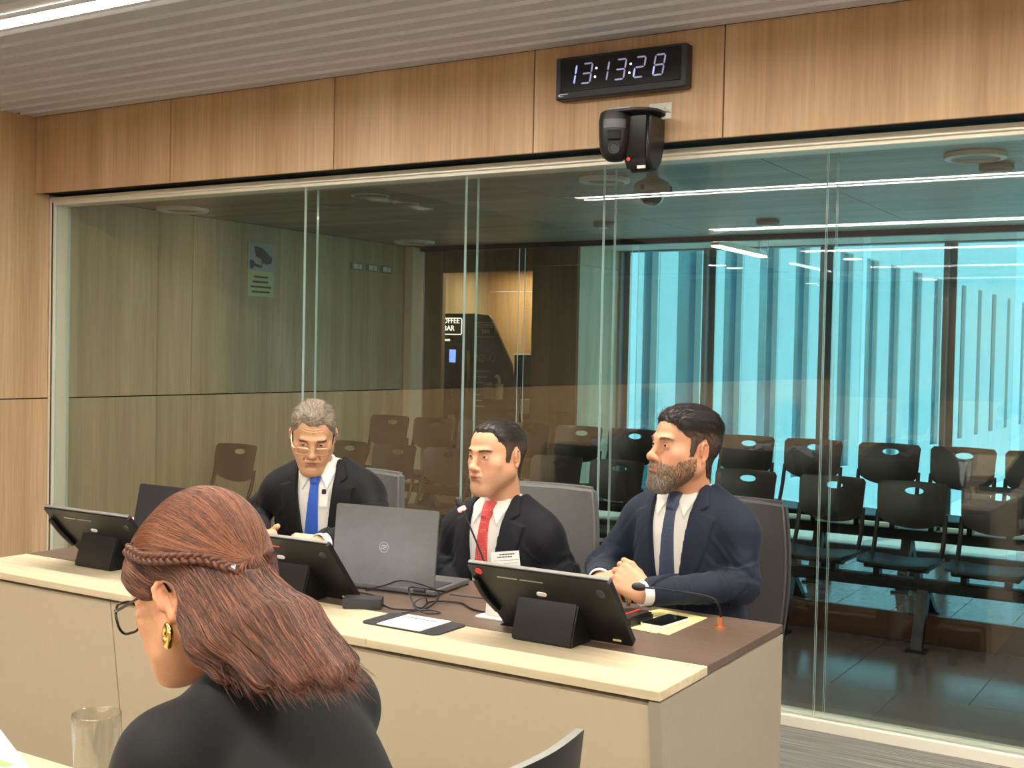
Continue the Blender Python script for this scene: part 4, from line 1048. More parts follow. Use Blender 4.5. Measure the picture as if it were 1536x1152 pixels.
def xf(M, P):
    A = np.array(M); P = np.asarray(P, float); return P @ A[:3, :3].T + A[:3, 3]

def skin_mat(name):
    m, nt, b = new_mat(name)
    vc = N(nt, 'ShaderNodeVertexColor'); vc.layer_name = 'tone'
    n = noise(nt, s=90, detail=3); r = ramp(nt, n, [(.3, (.93, .92, .92, 1)), (.7, (1.05, 1.05, 1.05, 1))])
    mx = N(nt, 'ShaderNodeMix', data_type='RGBA', blend_type='MULTIPLY'); mx.inputs[0].default_value = 1
    nt.links.new(vc.outputs[0], mx.inputs[6]); nt.links.new(r, mx.inputs[7]); nt.links.new(mx.outputs[2], b.inputs['Base Color'])
    b.inputs['Roughness'].default_value = .48; b.inputs['Specular IOR Level'].default_value = .42
    b.inputs['Subsurface Weight'].default_value = .12; b.inputs['Subsurface Radius'].default_value = (.010, .004, .002); b.inputs['Subsurface Scale'].default_value = 1.0
    bp = N(nt, 'ShaderNodeBump'); bp.inputs['Strength'].default_value = .12; bp.inputs['Distance'].default_value = .001
    nt.links.new(noise(nt, s=500, detail=2), bp.inputs['Height']); nt.links.new(bp.outputs[0], b.inputs['Normal'])
    return m
M_SKIN = skin_mat('skin')
def strand_mat(name, cols, rough=.4):
    m, nt, b = new_mat(name); hi = N(nt, 'ShaderNodeHairInfo')
    nt.links.new(ramp(nt, hi.outputs['Random'], [(i / (len(cols) - 1), srgb(*c)) for i, c in enumerate(cols)]), b.inputs['Base Color'])
    b.inputs['Roughness'].default_value = rough; b.inputs['Specular IOR Level'].default_value = .45
    return m
def cloth(name, col, rough=.75, var=.08, scale=900, sheen=.25):
    m, nt, b = new_mat(name); c = srgb(*col)
    n = noise(nt, s=scale, detail=2); nt.links.new(ramp(nt, n, [(.3, tuple(x * (1 - var) for x in c[:3]) + (1,)), (.7, tuple(x * (1 + var) for x in c[:3]) + (1,))]), b.inputs['Base Color'])
    b.inputs['Roughness'].default_value = rough; b.inputs['Sheen Weight'].default_value = sheen; b.inputs['Specular IOR Level'].default_value = .25
    bp = N(nt, 'ShaderNodeBump'); bp.inputs['Strength'].default_value = .15; bp.inputs['Distance'].default_value = .001
    nt.links.new(n, bp.inputs['Height']); nt.links.new(bp.outputs[0], b.inputs['Normal'])
    return m
def hair_mat(name, cols, rough=.42, scale=250):
    m, nt, b = new_mat(name)
    stops = [(.25 + .5 * i / (len(cols) - 1), srgb(*c)) for i, c in enumerate(cols)]
    nt.links.new(ramp(nt, noise(nt, s=scale, detail=2), stops), b.inputs['Base Color'])
    b.inputs['Roughness'].default_value = rough; b.inputs['Specular IOR Level'].default_value = .4
    return m
M_EYE_WHITE = mat('eye_white', (214, 208, 200), .15)
M_IRIS = mat('brown_iris', (62, 40, 26), .1)
M_PUPIL = mat('pupil', (8, 8, 8), .08)

# ------------------------------------------------------------------ heads
def build_head(P, res=.002, neck_to=(0, -.05, -.22)):
    """Head in its own frame: x to its right, y forward, z up; the origin lies between the ears at eye height."""
    g = Vol((-.105, -.125, -.235), (.105, .14, .135), res)
    jw, ch, wd, nl, fat = P.get('jaw', 1), P.get('chin', 1), P.get('width', 1), P.get('nose', 1), P.get('fat', 0)
    g.ell((0, -.014, .030), (.0755 * wd, .096, .085), .02)
    g.ell((0, .030, .040), (.064 * wd, .056, .055), .03)
    g.ell((0, .030, -.035), (.060 * wd, .060, .078), .03)
    for s in (-1, 1):
        g.cap((s * .052 * jw, -.004, -.055), (s * .026 * jw, .066, -.100 * ch), .022 + fat * .006, .018 + fat * .004, .035)
        g.ell((s * .047 * wd, .056, -.024), (.021, .021, .019), .028)
        g.ell((s * .034, .062, -.060), (.018 + fat * .008, .020 + fat * .004, .028), .025)
        g.cap((s * .055 * wd, .0, .0), (s * .056 * jw, .0, -.05), .020, .020, .03)
    g.cap((-.012, .076, -.103 * ch), (.012, .076, -.103 * ch), .0165, None, .02)
    g.ell((0, .062, -.118 * ch), (.030 + fat * .02, .030, .014 + fat * .010), .03)
    # brow, sockets
    g.cap((-.036, .083, .0175), (.036, .083, .0175), .0095, None, .018)
    g.cap((-.018, .089, .016), (.018, .089, .016), .008, None, .015)
    for s in (-1, 1): g.ell((s * .033, .1005, .0005), (.0185, .0175, .0125), .012, '-')
    # nose
    g.cap((0, .086, .012), (0, .1085 + .002 * nl, -.034 * nl), .0080, .0105, .014)
    g.ell((0, .110 + .003 * nl, -.037 * nl), (.0115, .0110, .0100), .010)
    for s in (-1, 1):
        g.ell((s * .0125, .100, -.0405 * nl), (.0085, .0105, .0078), .008)
        g.ell((s * .0065, .108, -.0470 * nl), (.0036, .0055, .0030), .003, '-')
    # mouth
    mz = P.get('mouth_z', -.069)
    g.ell((0, .084, mz), (.030, .017, .020), .02)
    g.ell((0, .0985, mz + .0050), (.0220, .0062, .0050), .006)
    for s in (-1, 1): g.ell((s * .007, .0995, mz + .0058), (.0085, .006, .0045), .005)
    g.ell((0, .0985, mz - .0058), (.0185, .0065, .0058), .006)
    mc = P.get('mouth_curve', 0)
    for s in (-1, 1): g.cap((0, .1055, mz - .0004), (s * .0255, .0925, mz - .0012 + mc), .0016, .0018, .003, '-')
    g.cap((-.010, .0985, mz - .0175), (.010, .0985, mz - .0175), .005, None, .008, '-')
    # folds beside the nose
    fd = P.get('fold', .0016)
    for s in (-1, 1):
        g.cap((s * .0195, .0965, -.036), (s * .031, .0850, mz + .003), fd, fd, .007, '-')
        g.cap((s * .030, .085, mz - .004), (s * .031, .078, mz - .022), fd * .8, fd * .5, .007, '-')
    for zz in P.get('brow_lines', ()): 
        for s in (-1, 1): g.cap((0, .0885, zz), (s * .034, .079, zz + .002), .0010, .0006, .004, '-')
    # lids
    for s in (-1, 1):
        e = np.array((s * .0325, .0770, .0)); lid = P.get('lid', .0040)
        g.ell(e, (.0150, .0142, .0140), .004)
        g.ell(e + (0, .011, -.0003), (.0125, .0125, lid), .0016, '-')
        g.cap(e + (-.013, .0125, .0085), e + (.013, .0115, .0075), .0013, None, .003, '-')
        g.cap(e + (-.011, .0095, -.0125), e + (.011, .0085, -.0115), .0022 * P.get('bags', 1), None, .006, '-')
    # ears
    for s in (-1, 1):
        R = Matrix.Rotation(s * math.radians(-22), 4, 'Z') @ Matrix.Rotation(math.radians(-10), 4, 'X')
        c = np.array((s * .0795 * wd, -.014, -.008))
        E3 = lambda a, b, o=0.0: c + np.array(R.to_3x3() @ Vector((s * o, a, b)))
        g.ell(E3(-.003, .002), (.0050, .0150, .0250), .006, '+', R)
        rim = [(.011, .000), (.0135, .012), (.011, .024), (.002, .0300), (-.009, .0275), (-.0165, .018), (-.0175, .005), (-.0135, -.008), (-.0075, -.017)]
        for (a0, b0), (a1, b1) in zip(rim, rim[1:]): g.cap(E3(a0, b0, .0035), E3(a1, b1, .0035), .0040, None, .003)
        g.ell(E3(-.001, .003, .0050), (.0042, .0085, .0150), .003, '-', R)
        g.cap(E3(-.009, .014, .0035), E3(-.008, -.008, .0035), .0030, .0034, .003)
        g.ell(E3(.0115, -.004, .002), (.0045, .0050, .0065), .003, '+', R)
        g.ell(E3(.001, -.0225, .0015), (.0050, .0075, .0085), .004, '+', R)
    nr = P.get('neck', .056); nt_ = np.array(neck_to)
    g.cap((0, -.026, -.050), nt_, nr, nr * 1.03, .022)
    if P.get('adam'): g.ell((0, nt_[1] * .35 + nr - .012, -.135), (.010, .012, .014), .015)
    return g
def head_colors(V, P):
    base = np.array(srgb(*P.get('skin', (206, 160, 128)))[:3]); C = np.tile(base, (len(V), 1))
    x, y, z = V.T; ax = np.abs(x); mz = P.get('mouth_z', -.069)
    def blob(cx, cy, cz, r): return np.exp(-((ax - cx) ** 2 + (y - cy) ** 2 + (z - cz) ** 2) / r ** 2)
    red = np.clip(.55 * blob(.045, .07, -.03, .024) + .8 * blob(0, .112, -.038, .016) + .7 * blob(.08, -.014, 0, .03) + .3 * blob(0, .08, -.105, .02), 0, 1) * P.get('flush', 1)
    C = C * (1 - red[:, None] * np.array((.04, .24, .26)))
    lip = np.exp(-((x / .0215) ** 2 + ((z - mz + .0005) / .0085) ** 2) ** 2) * (y > .085)
    C = C * (1 - lip[:, None]) + lip[:, None] * np.array(srgb(*P.get('lips', (168, 104, 92)))[:3])
    soc = blob(.033, .088, -.002, .020); C = C * (1 - .14 * soc[:, None] * np.array((.8, 1, 1)))
    st = P.get('stubble', 0)
    if st:
        jaw = np.clip((-.048 - z) / .02 + np.where(y < .05, .35, 0), 0, 1) * np.clip((y + .012) / .02, 0, 1) * np.clip((z + .16) / .03, 0, 1)
        mous = np.exp(-((x / .028) ** 2 + ((z - mz - .014) / .010) ** 2)) * (y > .075)
        w = np.clip(np.maximum(jaw, mous), 0, 1) * st * (1 - lip); C = C * (1 - w[:, None]) + w[:, None] * C * np.array(P.get('stubble_tint', (.55, .58, .62)))
    return np.clip(C, 0, 1)
def eyeballs(Hm, gaze, parent, P):
    for s in (-1, 1):
        bm = NB(); bmesh.ops.create_uvsphere(bm, u_segments=24, v_segments=18, radius=.0128)
        d = Vector(gaze).normalized()
        for f in bm.faces:
            a = f.calc_center_median().normalized().angle(Vector((0, 0, 1))); f.material_index = 2 if a < .24 else 1 if a < .56 else 0; f.smooth = True
        q = d.to_track_quat('Z', 'Y').to_matrix().to_4x4()
        bmesh.ops.transform(bm, matrix=Hm @ Matrix.Translation((s * .0325, .0770, 0)) @ q, verts=bm.verts[:])
        me = bpy.data.meshes.new('eye'); bm.to_mesh(me); bm.free()
        for m in (M_EYE_WHITE, M_IRIS, M_PUPIL): me.materials.append(m)
        link(bpy.data.objects.new('eye', me), parent)
def grow(V, Nn, pick, count, length, comb, lift, jitter, seed, pts=5, gravity=0.0, wave=0.0):
    """Short strands from a surface: comb(V) gives the lie of the hair; lift is the share that stands up."""
    r = np.random.RandomState(seed); ids = np.flatnonzero(pick); ids = r.choice(ids, count, replace=True)
    p = V[ids] + r.normal(0, .0008, (count, 3)); n = Nn[ids]; c = comb(p)
    c = c + r.normal(0, jitter, c.shape); c = c - n * (c * n).sum(1, keepdims=True); c /= np.linalg.norm(c, axis=1, keepdims=True) + 1e-9
    L = (length(p) if callable(length) else np.full(count, length)) * r.uniform(.7, 1.15, count)
    out = np.zeros((count, pts, 3)); t = np.linspace(0, 1, pts)
    for i, u in enumerate(t):
        out[:, i] = p + L[:, None] * (c * u + n * (lift * (u - .75 * u * u)) + np.array((0, 0, -1.0)) * gravity * u * u)
    return out

# ------------------------------------------------------------------ hair for the men
HAIRLINE = [(.0845, .074), (.066, .052), (.050, .040), (.030, .030), (.026, -.022), (.014, -.022), (.006, .018), (-.020, .034), (-.036, .010), (-.040, -.040), (-.058, -.078), (-.16, -.09), (-.16, .2), (.085, .2)]
def hair_cap(g, P):
    """A cap of hair grown outward from the head volume g inside the hairline, thinning out towards its edge."""
    line = P.get('hairline', HAIRLINE); top, side = P.get('hair_top', .014), P.get('hair_side', .004); rec = P.get('recede', .018)
    h = g.copy()
    X, Y, Z = h.ax[0][:, None, None], h.ax[1][None, :, None], h.ax[2][None, None, :]
    w = np.clip((Z - .040) / .05, 0, 1); w = w * w * (3 - 2 * w)
    th = side + (top - side) * w * np.clip(1.15 - Y / .35, .6, 1.2)
    if P.get('part'):
        th = th - P['part'] * np.exp(-((X + .050) / .0035) ** 2) * np.clip((Z - .05) / .02, 0, 1)
    m = poly_sd(line, Y + rec * np.exp(-((np.abs(X) - .042) / .018) ** 2) * np.clip((Z - .03) / .03, 0, 1), Z)
    m = m + .005 * vnoise(X * 170, Y * 170, Z * 170) + .004 * vnoise(X * 60, Y * 60, Z * 60)
    edge = np.clip(-m / np.where(Z > .05, .012, .020), 0, 1)
    fr = vnoise(X * 130 + 3 * vnoise(X * 20, Y * 20, Z * 20), Y * 28, Z * 90) * .0046 * (.25 + w)
    h.D = (h.D - (th - fr) * edge - .0006).astype(f32)
    h.D = smax(h.D, m.astype(f32), .001)
    # leave the ears free
    for s in (-1, 1): h.ell((s * .086, -.010, -.010), (.016, .022, .034), .004, '-')
    return h
def comb_back(p):
    return np.stack([p[:, 0] * 5, -.9 - 0 * p[:, 0], -.35 - .0 * p[:, 0] - np.clip(.06 - p[:, 2], 0, .1) * 12], 1)

# ------------------------------------------------------------------ hands
def build_hand(side, curls, thumb, spread=.10, res=.0018, stub=None):
    """Hand frame: origin at the wrist, y to the fingertips, z out of the back of the hand; side=+1 puts the thumb at +x."""
    g = Vol((-.085, -.075, -.105), (.085, .205, .075), res)
    X0 = (.030, .010, -.010, -.028); Lp = (.090, .093, .088, .080)
    B = ((.041, .025, .019), (.046, .029, .020), (.042, .026, .019), (.033, .020, .017)); Rf = (.0088, .0090, .0085, .0075)
    for i in range(4):
        x1 = side * X0[i]; x0 = side * X0[i] * .62
        g.cap((x0, .004, 0), (x1, Lp[i], .002 - .004 * (i == 3)), .0135, .0118, .012)
    g.ell((side * .0, .045, -.010), (.036, .045, .012), .014)
    g.ell((side * .026, .030, -.014), (.017, .030, .014), .014)
    g.cap(stub if stub is not None else (0, -.06, 0), (0, .004, 0), .0235, .0225, .015); g.ell((0, .004, 0), (.027, .024, .018), .015)
    for i in range(4):
        p = np.array((side * X0[i], Lp[i], .002 - .004 * (i == 3))); a = 0; sp = side * spread * (1.5 - i) * .6
        cu = curls[i] if isinstance(curls[0], (tuple, list)) else curls
        for j in range(3):
            a -= math.radians(cu[j]); d = np.array((math.sin(sp) * math.cos(a), math.cos(sp) * math.cos(a), math.sin(a)))
            q = p + d * B[i][j]; r = Rf[i] * (1 - .08 * j)
            g.cap(p, q, r, r * .93, .0045)
            g.ell(p + np.array((0, 0, .0012)), (r * 1.06,) * 3, .004)
            if j == 2:
                nrm = np.array((0, math.sin(-a), math.cos(a))); nrm = nrm if nrm[2] > 0 or True else -nrm
            p = q
    tb = [np.array((side * v[0], v[1], v[2])) for v in thumb]
    for j, (a_, b_) in enumerate(zip(tb, tb[1:])):
        r = (.0155, .0108, .0098)[j]; g.cap(a_, b_, r, (.0110, .0100, .0088)[j], .010 if j == 0 else .005)
    return g.mesh()
THUMB_REST = ((.020, .018, -.008), (.043, .048, -.016), (.050, .080, -.018), (.050, .104, -.016))
def frame(o, y, z):
    """Matrix with the given y axis and z as close as possible to z."""
    y = Vector(y).normalized(); x = y.cross(Vector(z)).normalized(); z = x.cross(y)
    M = Matrix.Identity(4)
    for i in range(3): M[i][0], M[i][1], M[i][2], M[i][3] = x[i], y[i], z[i], o[i]
    return M

# ------------------------------------------------------------------ a seated man in a suit
LAPEL = [(.060, 1.150), (.082, 1.125), (.112, 1.066), (.092, 1.050), (.138, 1.032), (.118, .940), (.052, .740), (.024, .705), (.052, .900), (.066, 1.020), (.070, 1.085)]
OPEN = [(-.058, 1.30), (.058, 1.30), (.074, 1.090), (.070, 1.02), (.055, .90), (.024, .70), (-.024, .70), (-.055, .90), (-.070, 1.02), (-.074, 1.090)]
def wrinkle(V, Nn, arms, amp=.004):
    d = vnoise(V[:, 0] * 9, V[:, 1] * 9, V[:, 2] * 6) * .006
    for a, e, w in arms:
        for p, q, fr in ((a, e, (.55, 1.25)), (e, w, (-.25, .55))):
            p, q = np.array(p), np.array(q); ax = q - p; L = np.linalg.norm(ax); ax /= L
            u = (V - p) @ ax; rad = np.linalg.norm(V - p - u[:, None] * ax, axis=1)
            m = np.exp(-((u / L - (fr[0] + fr[1]) / 2) / ((fr[1] - fr[0]) * .62)) ** 2) * np.clip((.085 - rad) / .02, 0, 1)
            s = vnoise(u * 48 + 4 * vnoise(V[:, 0] * 14, V[:, 1] * 14, V[:, 2] * 14), V[:, 0] * 11, V[:, 2] * 11)
            d += m * amp * 2.2 * (.35 - np.abs(s) * 2.2)
    # pull lines from the armpits
    for s in (-1, 1):
        c = np.array((s * .17, .06, .93)); r = np.linalg.norm((V - c) * (1, 1, .7), axis=1)
        d += np.exp(-(r / .07) ** 2) * .006 * vnoise(V[:, 2] * 55 + s * V[:, 0] * 70, V[:, 0] * 8, V[:, 1] * 8)
    return V + Nn * d[:, None]
def seated_man(label, P):
    a = math.radians(P['yaw']); R = Matrix.Rotation(PI + a, 4, 'Z') @ Matrix.Rotation(math.radians(P.get('roll', 0)), 4, 'Y') @ Matrix.Rotation(-math.radians(P['lean']), 4, 'X')
    sc = P.get('scale', 1.0); R = R @ Matrix.Scale(sc, 4)
    knot = Vector(P['knot']); PM = Matrix.Translation(knot - (R @ Vector((0, .092, 1.078)))) @ R; PI_ = PM.inverted()
    hc = Vector(P['head']); ha = math.radians(P['head_yaw'])
    Hm = Matrix.Translation(hc) @ Matrix.Rotation(PI + ha, 4, 'Z') @ Matrix.Rotation(-math.radians(P['head_pitch']), 4, 'X') @ Matrix.Rotation(math.radians(P.get('head_roll', 0)), 4, 'Y') @ Matrix.Scale(P.get('head_scale', 1.0), 4)
    nb = Hm.inverted() @ (PM @ Vector((0, -.030, 1.02)))
    g = build_head(P, .002, tuple(nb)); HV, HQ = g.mesh(); HC = head_colors(HV, P)
    parts = [(HV, HQ, Hm, 0)]; cols = [HC]; skin = np.array(srgb(*P.get('hand_skin', P.get('skin', (206, 160, 128))))[:3])
    arms = []
    for s, key in ((1, 'right'), (-1, 'left')):
        A = P[key]; e, w = PI_ @ Vector(A['elbow']), PI_ @ Vector(A['wrist']); arms.append(((s * .182, -.010, .972), tuple(e), tuple(w)))
        d = (Vector(A['wrist']) - Vector(A['elbow'])).normalized(); y = Vector(A.get('dir', d))
        hm = frame(Vector(A['wrist']) + d * .030, y, A['back']); V, Q = build_hand(-s if A.get('flip', True) else s, A['curl'], A.get('thumb', THUMB_REST), stub=tuple(hm.inverted() @ (Vector(A['wrist']) - d * .035)))
        # thumb side: a right hand seen from its back has the thumb to the left of the fingers
        parts.append((V, Q, hm, 0)); cols.append(np.tile(skin, (len(V), 1)) * (1 + .10 * vnoise(V[:, 0] * 60, V[:, 1] * 60, V[:, 2] * 60)[:, None]))
    # trunk under the clothes
    tg = Vol((-.42, -.20, .38), (.42, .60, 1.12), .012)
    [tg.cap(a_, e_, .044, .038, .03).cap(e_, w_, .036, .026, .02) for a_, e_, w_ in arms]
    tg.ell((0, -.008, .92), (.165, .098, .18), .04).ell((0, .0, .76), (.155, .105, .18), .05).cap((0, -.03, .98), (0, -.035, 1.06), .055, .05, .04)
    V, Q = tg.mesh(); parts.append((V, Q, PM, 0)); cols.append(np.tile(skin, (len(V), 1)))
    man = raw_mesh('person', parts, [M_SKIN], None, np.concatenate(cols)); tag(man, label, 'person', 'men at the desk')
    eyeballs(Hm, P.get('gaze', (0, 1, -.05)), man, P)
    # hair
    h = hair_cap(g, P); V, Q = h.mesh(); hair = raw_mesh('hair', [(V, Q, Hm, 0)], [P['hair_mat'], P.get('side_mat', P['hair_mat'])], man)
    fc = V[Q].mean(1); side_f = fc[:, 2] + .012 * vnoise(fc[:, 0] * 200, fc[:, 1] * 200, fc[:, 2] * 60) < P.get('fade', -1) ; hair.data.polygons.foreach_set('material_index', side_f.astype(np.int32))
    Nn = normals_of(V, Q); st = grow(V, Nn, np.ones(len(V), bool), P.get('strands', 9000), P.get('strand_len', lambda p: .008 + .014 * np.clip((p[:, 2] - .04) / .05, 0, 1)), P.get('comb', comb_back), P.get('lift', .22), .22, 5)
    strands('hair_strands', None, xf(Hm, st.reshape(-1, 3)).reshape(st.shape), P.get('strand_mat', P['hair_mat']), hair, .00045, .00015)
    # eyebrows
    Nh = normals_of(HV, HQ); br = (np.abs(HV[:, 2] - .0185 - P.get('brow_arch', .0018) * np.clip((np.abs(HV[:, 0]) - .012) / .03, 0, 1) + 14 * np.clip(np.abs(HV[:, 0]) - .042, 0, 1) ** 1.0 * .02) < P.get('brow_w', .0030)) & (np.abs(HV[:, 0]) > .012) & (np.abs(HV[:, 0]) < .050) & (HV[:, 1] > .055)
    st = grow(HV, Nh, br, P.get('brow_n', 420), .0075, lambda p: np.stack([np.sign(p[:, 0]) * 1.0, -.2 + 0 * p[:, 0], .25 + 0 * p[:, 0]], 1), .12, .22, 6)
    strands('eyebrows', None, xf(Hm, st.reshape(-1, 3)).reshape(st.shape), P.get('brow_mat', P['hair_mat']), man, .00032, .00012)
    if P.get('beard'):
        x, y, z = HV.T; ax = np.abs(x); mz = P.get('mouth_z', -.069)
        side = (z < -.040 + .35 * np.clip(.085 - y - .03, -.05, .08)) & (y > .006) & (z > -.150)
        lipm = (ax < .022) & (np.abs(z - mz + .0005) < .0085) & (y > .085)
        mous = (ax < .032) & (z < mz + .022) & (z > mz) & (y > .08)
        pick = (side | mous | ((ax < .03) & (z < mz - .008) & (y > .05))) & ~lipm & ~((z > mz + .012) & (ax > .03) & (y > .06) & (z > -.052)) & ~((z < -.128) & (y < .05))
        def bl(p): return .006 + .012 * np.clip((-.075 - p[:, 2]) / .03, 0, 1) * np.clip((p[:, 1] - .03) / .04, 0, 1)
        st = grow(HV, Nh, pick, P['beard'], bl, lambda p: np.stack([p[:, 0] * 3, .15 + 0 * p[:, 0], -1 + 0 * p[:, 0]], 1), .25, .28, 8)
        # grey on the chin, darker on the cheeks
        front = st[:, 0, 1] + np.random.RandomState(1).normal(0, .016, len(st)) > .070
        W = xf(Hm, st.reshape(-1, 3)).reshape(st.shape)
        bd = strands('beard', None, W[~front], P['beard_mat'], man, .00045, .00015); strands('chin_beard', None, W[front], P['beard_grey'], bd, .00045, .00015)
    # shirt, collar and tie
    res = .004
    sh = Vol((-.23, -.20, .55), (.23, .26, 1.16), res)
    belly = P.get('belly', 0)
    sh.ell((0, -.006, .92), (.178, .108 + belly * .3, .19), .05).ell((0, -.008, .77), (.166, .113 + belly, .18), .06)
    sh.cap((-.12, -.02, 1.025), (.12, -.02, 1.025), .045, None, .05)
    for s in (-1, 1): sh.cap((s * .11, -.028, 1.03), (s * .05, -.035, 1.075), .036, .032, .04)
    shirt = sh.copy()
    nv = PI_ @ (Hm @ Vector((0, -.030, -.07))); n0 = np.array((0, -.030, 1.02)); n1 = np.array(tuple(nv)); nd = (n1 - n0) / np.linalg.norm(n1 - n0); nr = (P.get('neck', .056) + .010) * P.get('head_scale', 1) / sc
    def band(r0, r1, z0, z1, tilt, ymax=None):
        def fn(X, Y, Z):
            u = (X - n0[0]) * nd[0] + (Y - n0[1]) * nd[1] + (Z - n0[2]) * nd[2]
            rr = np.sqrt((X - n0[0] - u * nd[0]) ** 2 + (Y - n0[1] - u * nd[1]) ** 2 + (Z - n0[2] - u * nd[2]) ** 2); zz = u + tilt * (Y - n0[1] - u * nd[1])
            d = np.maximum(np.maximum(rr - r1, r0 - rr), np.maximum(z0 - zz, zz - z1))
            return d if ymax is None else np.maximum(d, (Y - n0[1] - u * nd[1]) - ymax)
        return fn
    def union(v, fn, k=.004):
        v.D = smin(v.D, np.broadcast_to(fn(v.ax[0][:, None, None], v.ax[1][None, :, None], v.ax[2][None, None, :]), v.D.shape).astype(f32), k)
    union(shirt, band(nr - .004, nr + .0055, -.02, .078, .06, .050), .004)
    leaf = sh.copy(.0085)
    def leaves(X, Y, Z):
        d1 = poly_sd([(.004, 1.098), (.050, 1.118), (.070, 1.085), (.046, 1.028)], X, Z); d2 = poly_sd([(-.004, 1.098), (-.050, 1.118), (-.070, 1.085), (-.046, 1.028)], X, Z)
        return np.maximum(np.minimum(d1, d2), -Y)
    union(leaf, band(nr + .001, nr + .0105, .005, .076, .10), .004)
    leaf.cut(leaves); shirt.D = np.minimum(shirt.D, leaf.D)
    V, Q = shirt.mesh(); V = V + normals_of(V, Q) * (vnoise(V[:, 0] * 22, V[:, 1] * 22, V[:, 2] * 11) * .006)[:, None]
    raw_mesh('shirt', [(V, Q, PM, 0)], [P.get('shirt_mat', M_SHIRT)], man)
    tie = sh.copy(.0125); tp = P.get('tie_shift', 0); bl = [(-.021, 1.092), (.021, 1.092), (.014, 1.052)]
    tie.cut(lambda X, Y, Z: np.maximum(np.minimum(poly_sd([(-.023, 1.100), (.023, 1.100), (.0155, 1.050), (-.0155, 1.050)], X, Z) - .001, poly_sd([(-.014, 1.052), (.014, 1.052), (.026 + tp * .6, .86), (.037 + tp, .68), (-.037 + tp, .68), (-.026 + tp * .6, .86)], X, Z)), -Y), .003)
    kn = sh.copy(.020); kn.cut(lambda X, Y, Z: np.maximum(poly_sd([(-.020, 1.098), (.020, 1.098), (.013, 1.054), (-.013, 1.054)], X, Z), -Y), .010); tie.D = smin(tie.D, kn.D, .004)
    V, Q = tie.mesh(); raw_mesh('tie', [(V, Q, PM, 0)], [P['tie_mat']], man)
    # jacket
    jk = Vol((-.46, -.22, .46), (.46, .62, 1.17), res)
    jk.ell((0, -.006, .92), (.182, .118 + belly * .3, .20), .05).ell((0, -.008, .77), (.180, .124 + belly, .19), .06).ell((0, -.012, .68), (.178, .122, .07), .05)
    jk.cap((-.150, -.018, 1.010), (.150, -.018, 1.010), .050, None, .05)
    for s in (-1, 1): jk.cap((s * .13, -.03, 1.035), (s * .062, -.040, 1.085), .040, .034, .04)
    for s, (sh_, e, w) in zip((1, -1), arms):
        jk.ell((s * .174, -.012, .985), (.056, .062, .064), .040); jk.cap(sh_, e, .055, .049, .03); jk.cap(e, w, .050, .039, .025)
    plain = jk.copy()
    jk.cap((0, -.030, 1.03), (0, -.045, 1.35), nr + .010, nr + .02, .006, '-')
    fr = lambda X, Y, Z: np.maximum(poly_sd(P.get('open', OPEN), X, Z), -.005 - Y)
    jk.D = smax(jk.D, -np.broadcast_to(fr(jk.ax[0][:, None, None], jk.ax[1][None, :, None], jk.ax[2][None, None, :]), jk.D.shape).astype(f32), .004)
    lp = plain.copy(.0075); lap = P.get('lapel', LAPEL)
    lp.cut(lambda X, Y, Z: np.maximum(np.minimum(poly_sd(lap, X, Z), poly_sd([(-x, z) for x, z in lap], X, Z)), -.005 - Y), .003)
    lp.cap((0, -.030, 1.03), (0, -.045, 1.35), nr + .010, nr + .02, .004, '-')
    jk.D = smin(jk.D, lp.D, .002)
    union(jk, band(nr + .009, nr + .022, -.01, .052, .10, .025), .008)
    V, Q = jk.mesh(); V = wrinkle(V, normals_of(V, Q), arms); raw_mesh('jacket', [(V, Q, PM, 0)], [P['jacket_mat']], man)
    for s, key in ((1, 'right'), (-1, 'left')):
        A = P[key]; e, w = Vector(A['elbow']), Vector(A['wrist']); d = (w - e).normalized()
        bm = NB(); M0 = Matrix.Translation(w) @ d.to_track_quat('Z', 'Y').to_matrix().to_4x4()
        lathe(bm, [(.030, -.02), (.0345, .0), (.0350, .042), (.0335, .044), (.031, .042), (.030, 0)], 28, M0, closed=True); obj('shirt_cuff', bm, P.get('shirt_mat', M_SHIRT), man, 50)
        if P.get('buttons'):
            for k in range(3):
                bm = NB(); lathe(bm, [(0, .003), (.006, .003), (.007, 0), (0, 0)], 12, frame(w - d * (.02 + .018 * k) + Vector((0, -.040, .012)), d, (0, -1, .3))); obj('sleeve_button', bm, M_BLACK, man, 40)
    # trousers and shoes, under the desk
    tr = Vol((-.30, -.22, .05), (.30, .62, .74), .010); k_ = P.get('knee', .43); inv = 1 / sc
    fl_ = (PI_ @ Vector((PM.translation.x, PM.translation.y, 0)))
    tr.ell((0, -.02, .60), (.165, .115, .095), .05)
    zf = -PM.translation.z
    for s in (-1, 1):
        tr.cap((s * .09, .0, .595), (s * .11, k_, .575), .078, .064, .04).cap((s * .11, k_, .575), (s * .11, k_ - .01, .13), .064, .050, .03)
    V, Q = tr.mesh(); low = P.get('low_matrix', PM); 
    hip = PM @ Vector((0, .02, .53)); LM = Matrix.Translation((hip.x, hip.y, 0)) @ Matrix.Rotation(PI + a, 4, 'Z')
    raw_mesh('trousers', [(V, Q, LM, 0)], [P['jacket_mat']], man)
    for s in (-1, 1):
        v = Vol((-.06, -.10, -.02), (.06, .24, .14), .006); v.ell((0, .06, .035), (.043, .14, .045), .02).ell((0, -.01, .07), (.040, .055, .060), .03); v.cut(lambda X, Y, Z: -Z + 0 * X + 0 * Y, .004)
        V, Q = v.mesh(); raw_mesh('shoe', [(V, Q, LM @ Matrix.Translation((s * .11, k_ - .02, 0)), 0)], [M_BLACK], man)
    return dict(man=man, PM=PM, Hm=Hm, g=g, plain=plain, sh=sh)

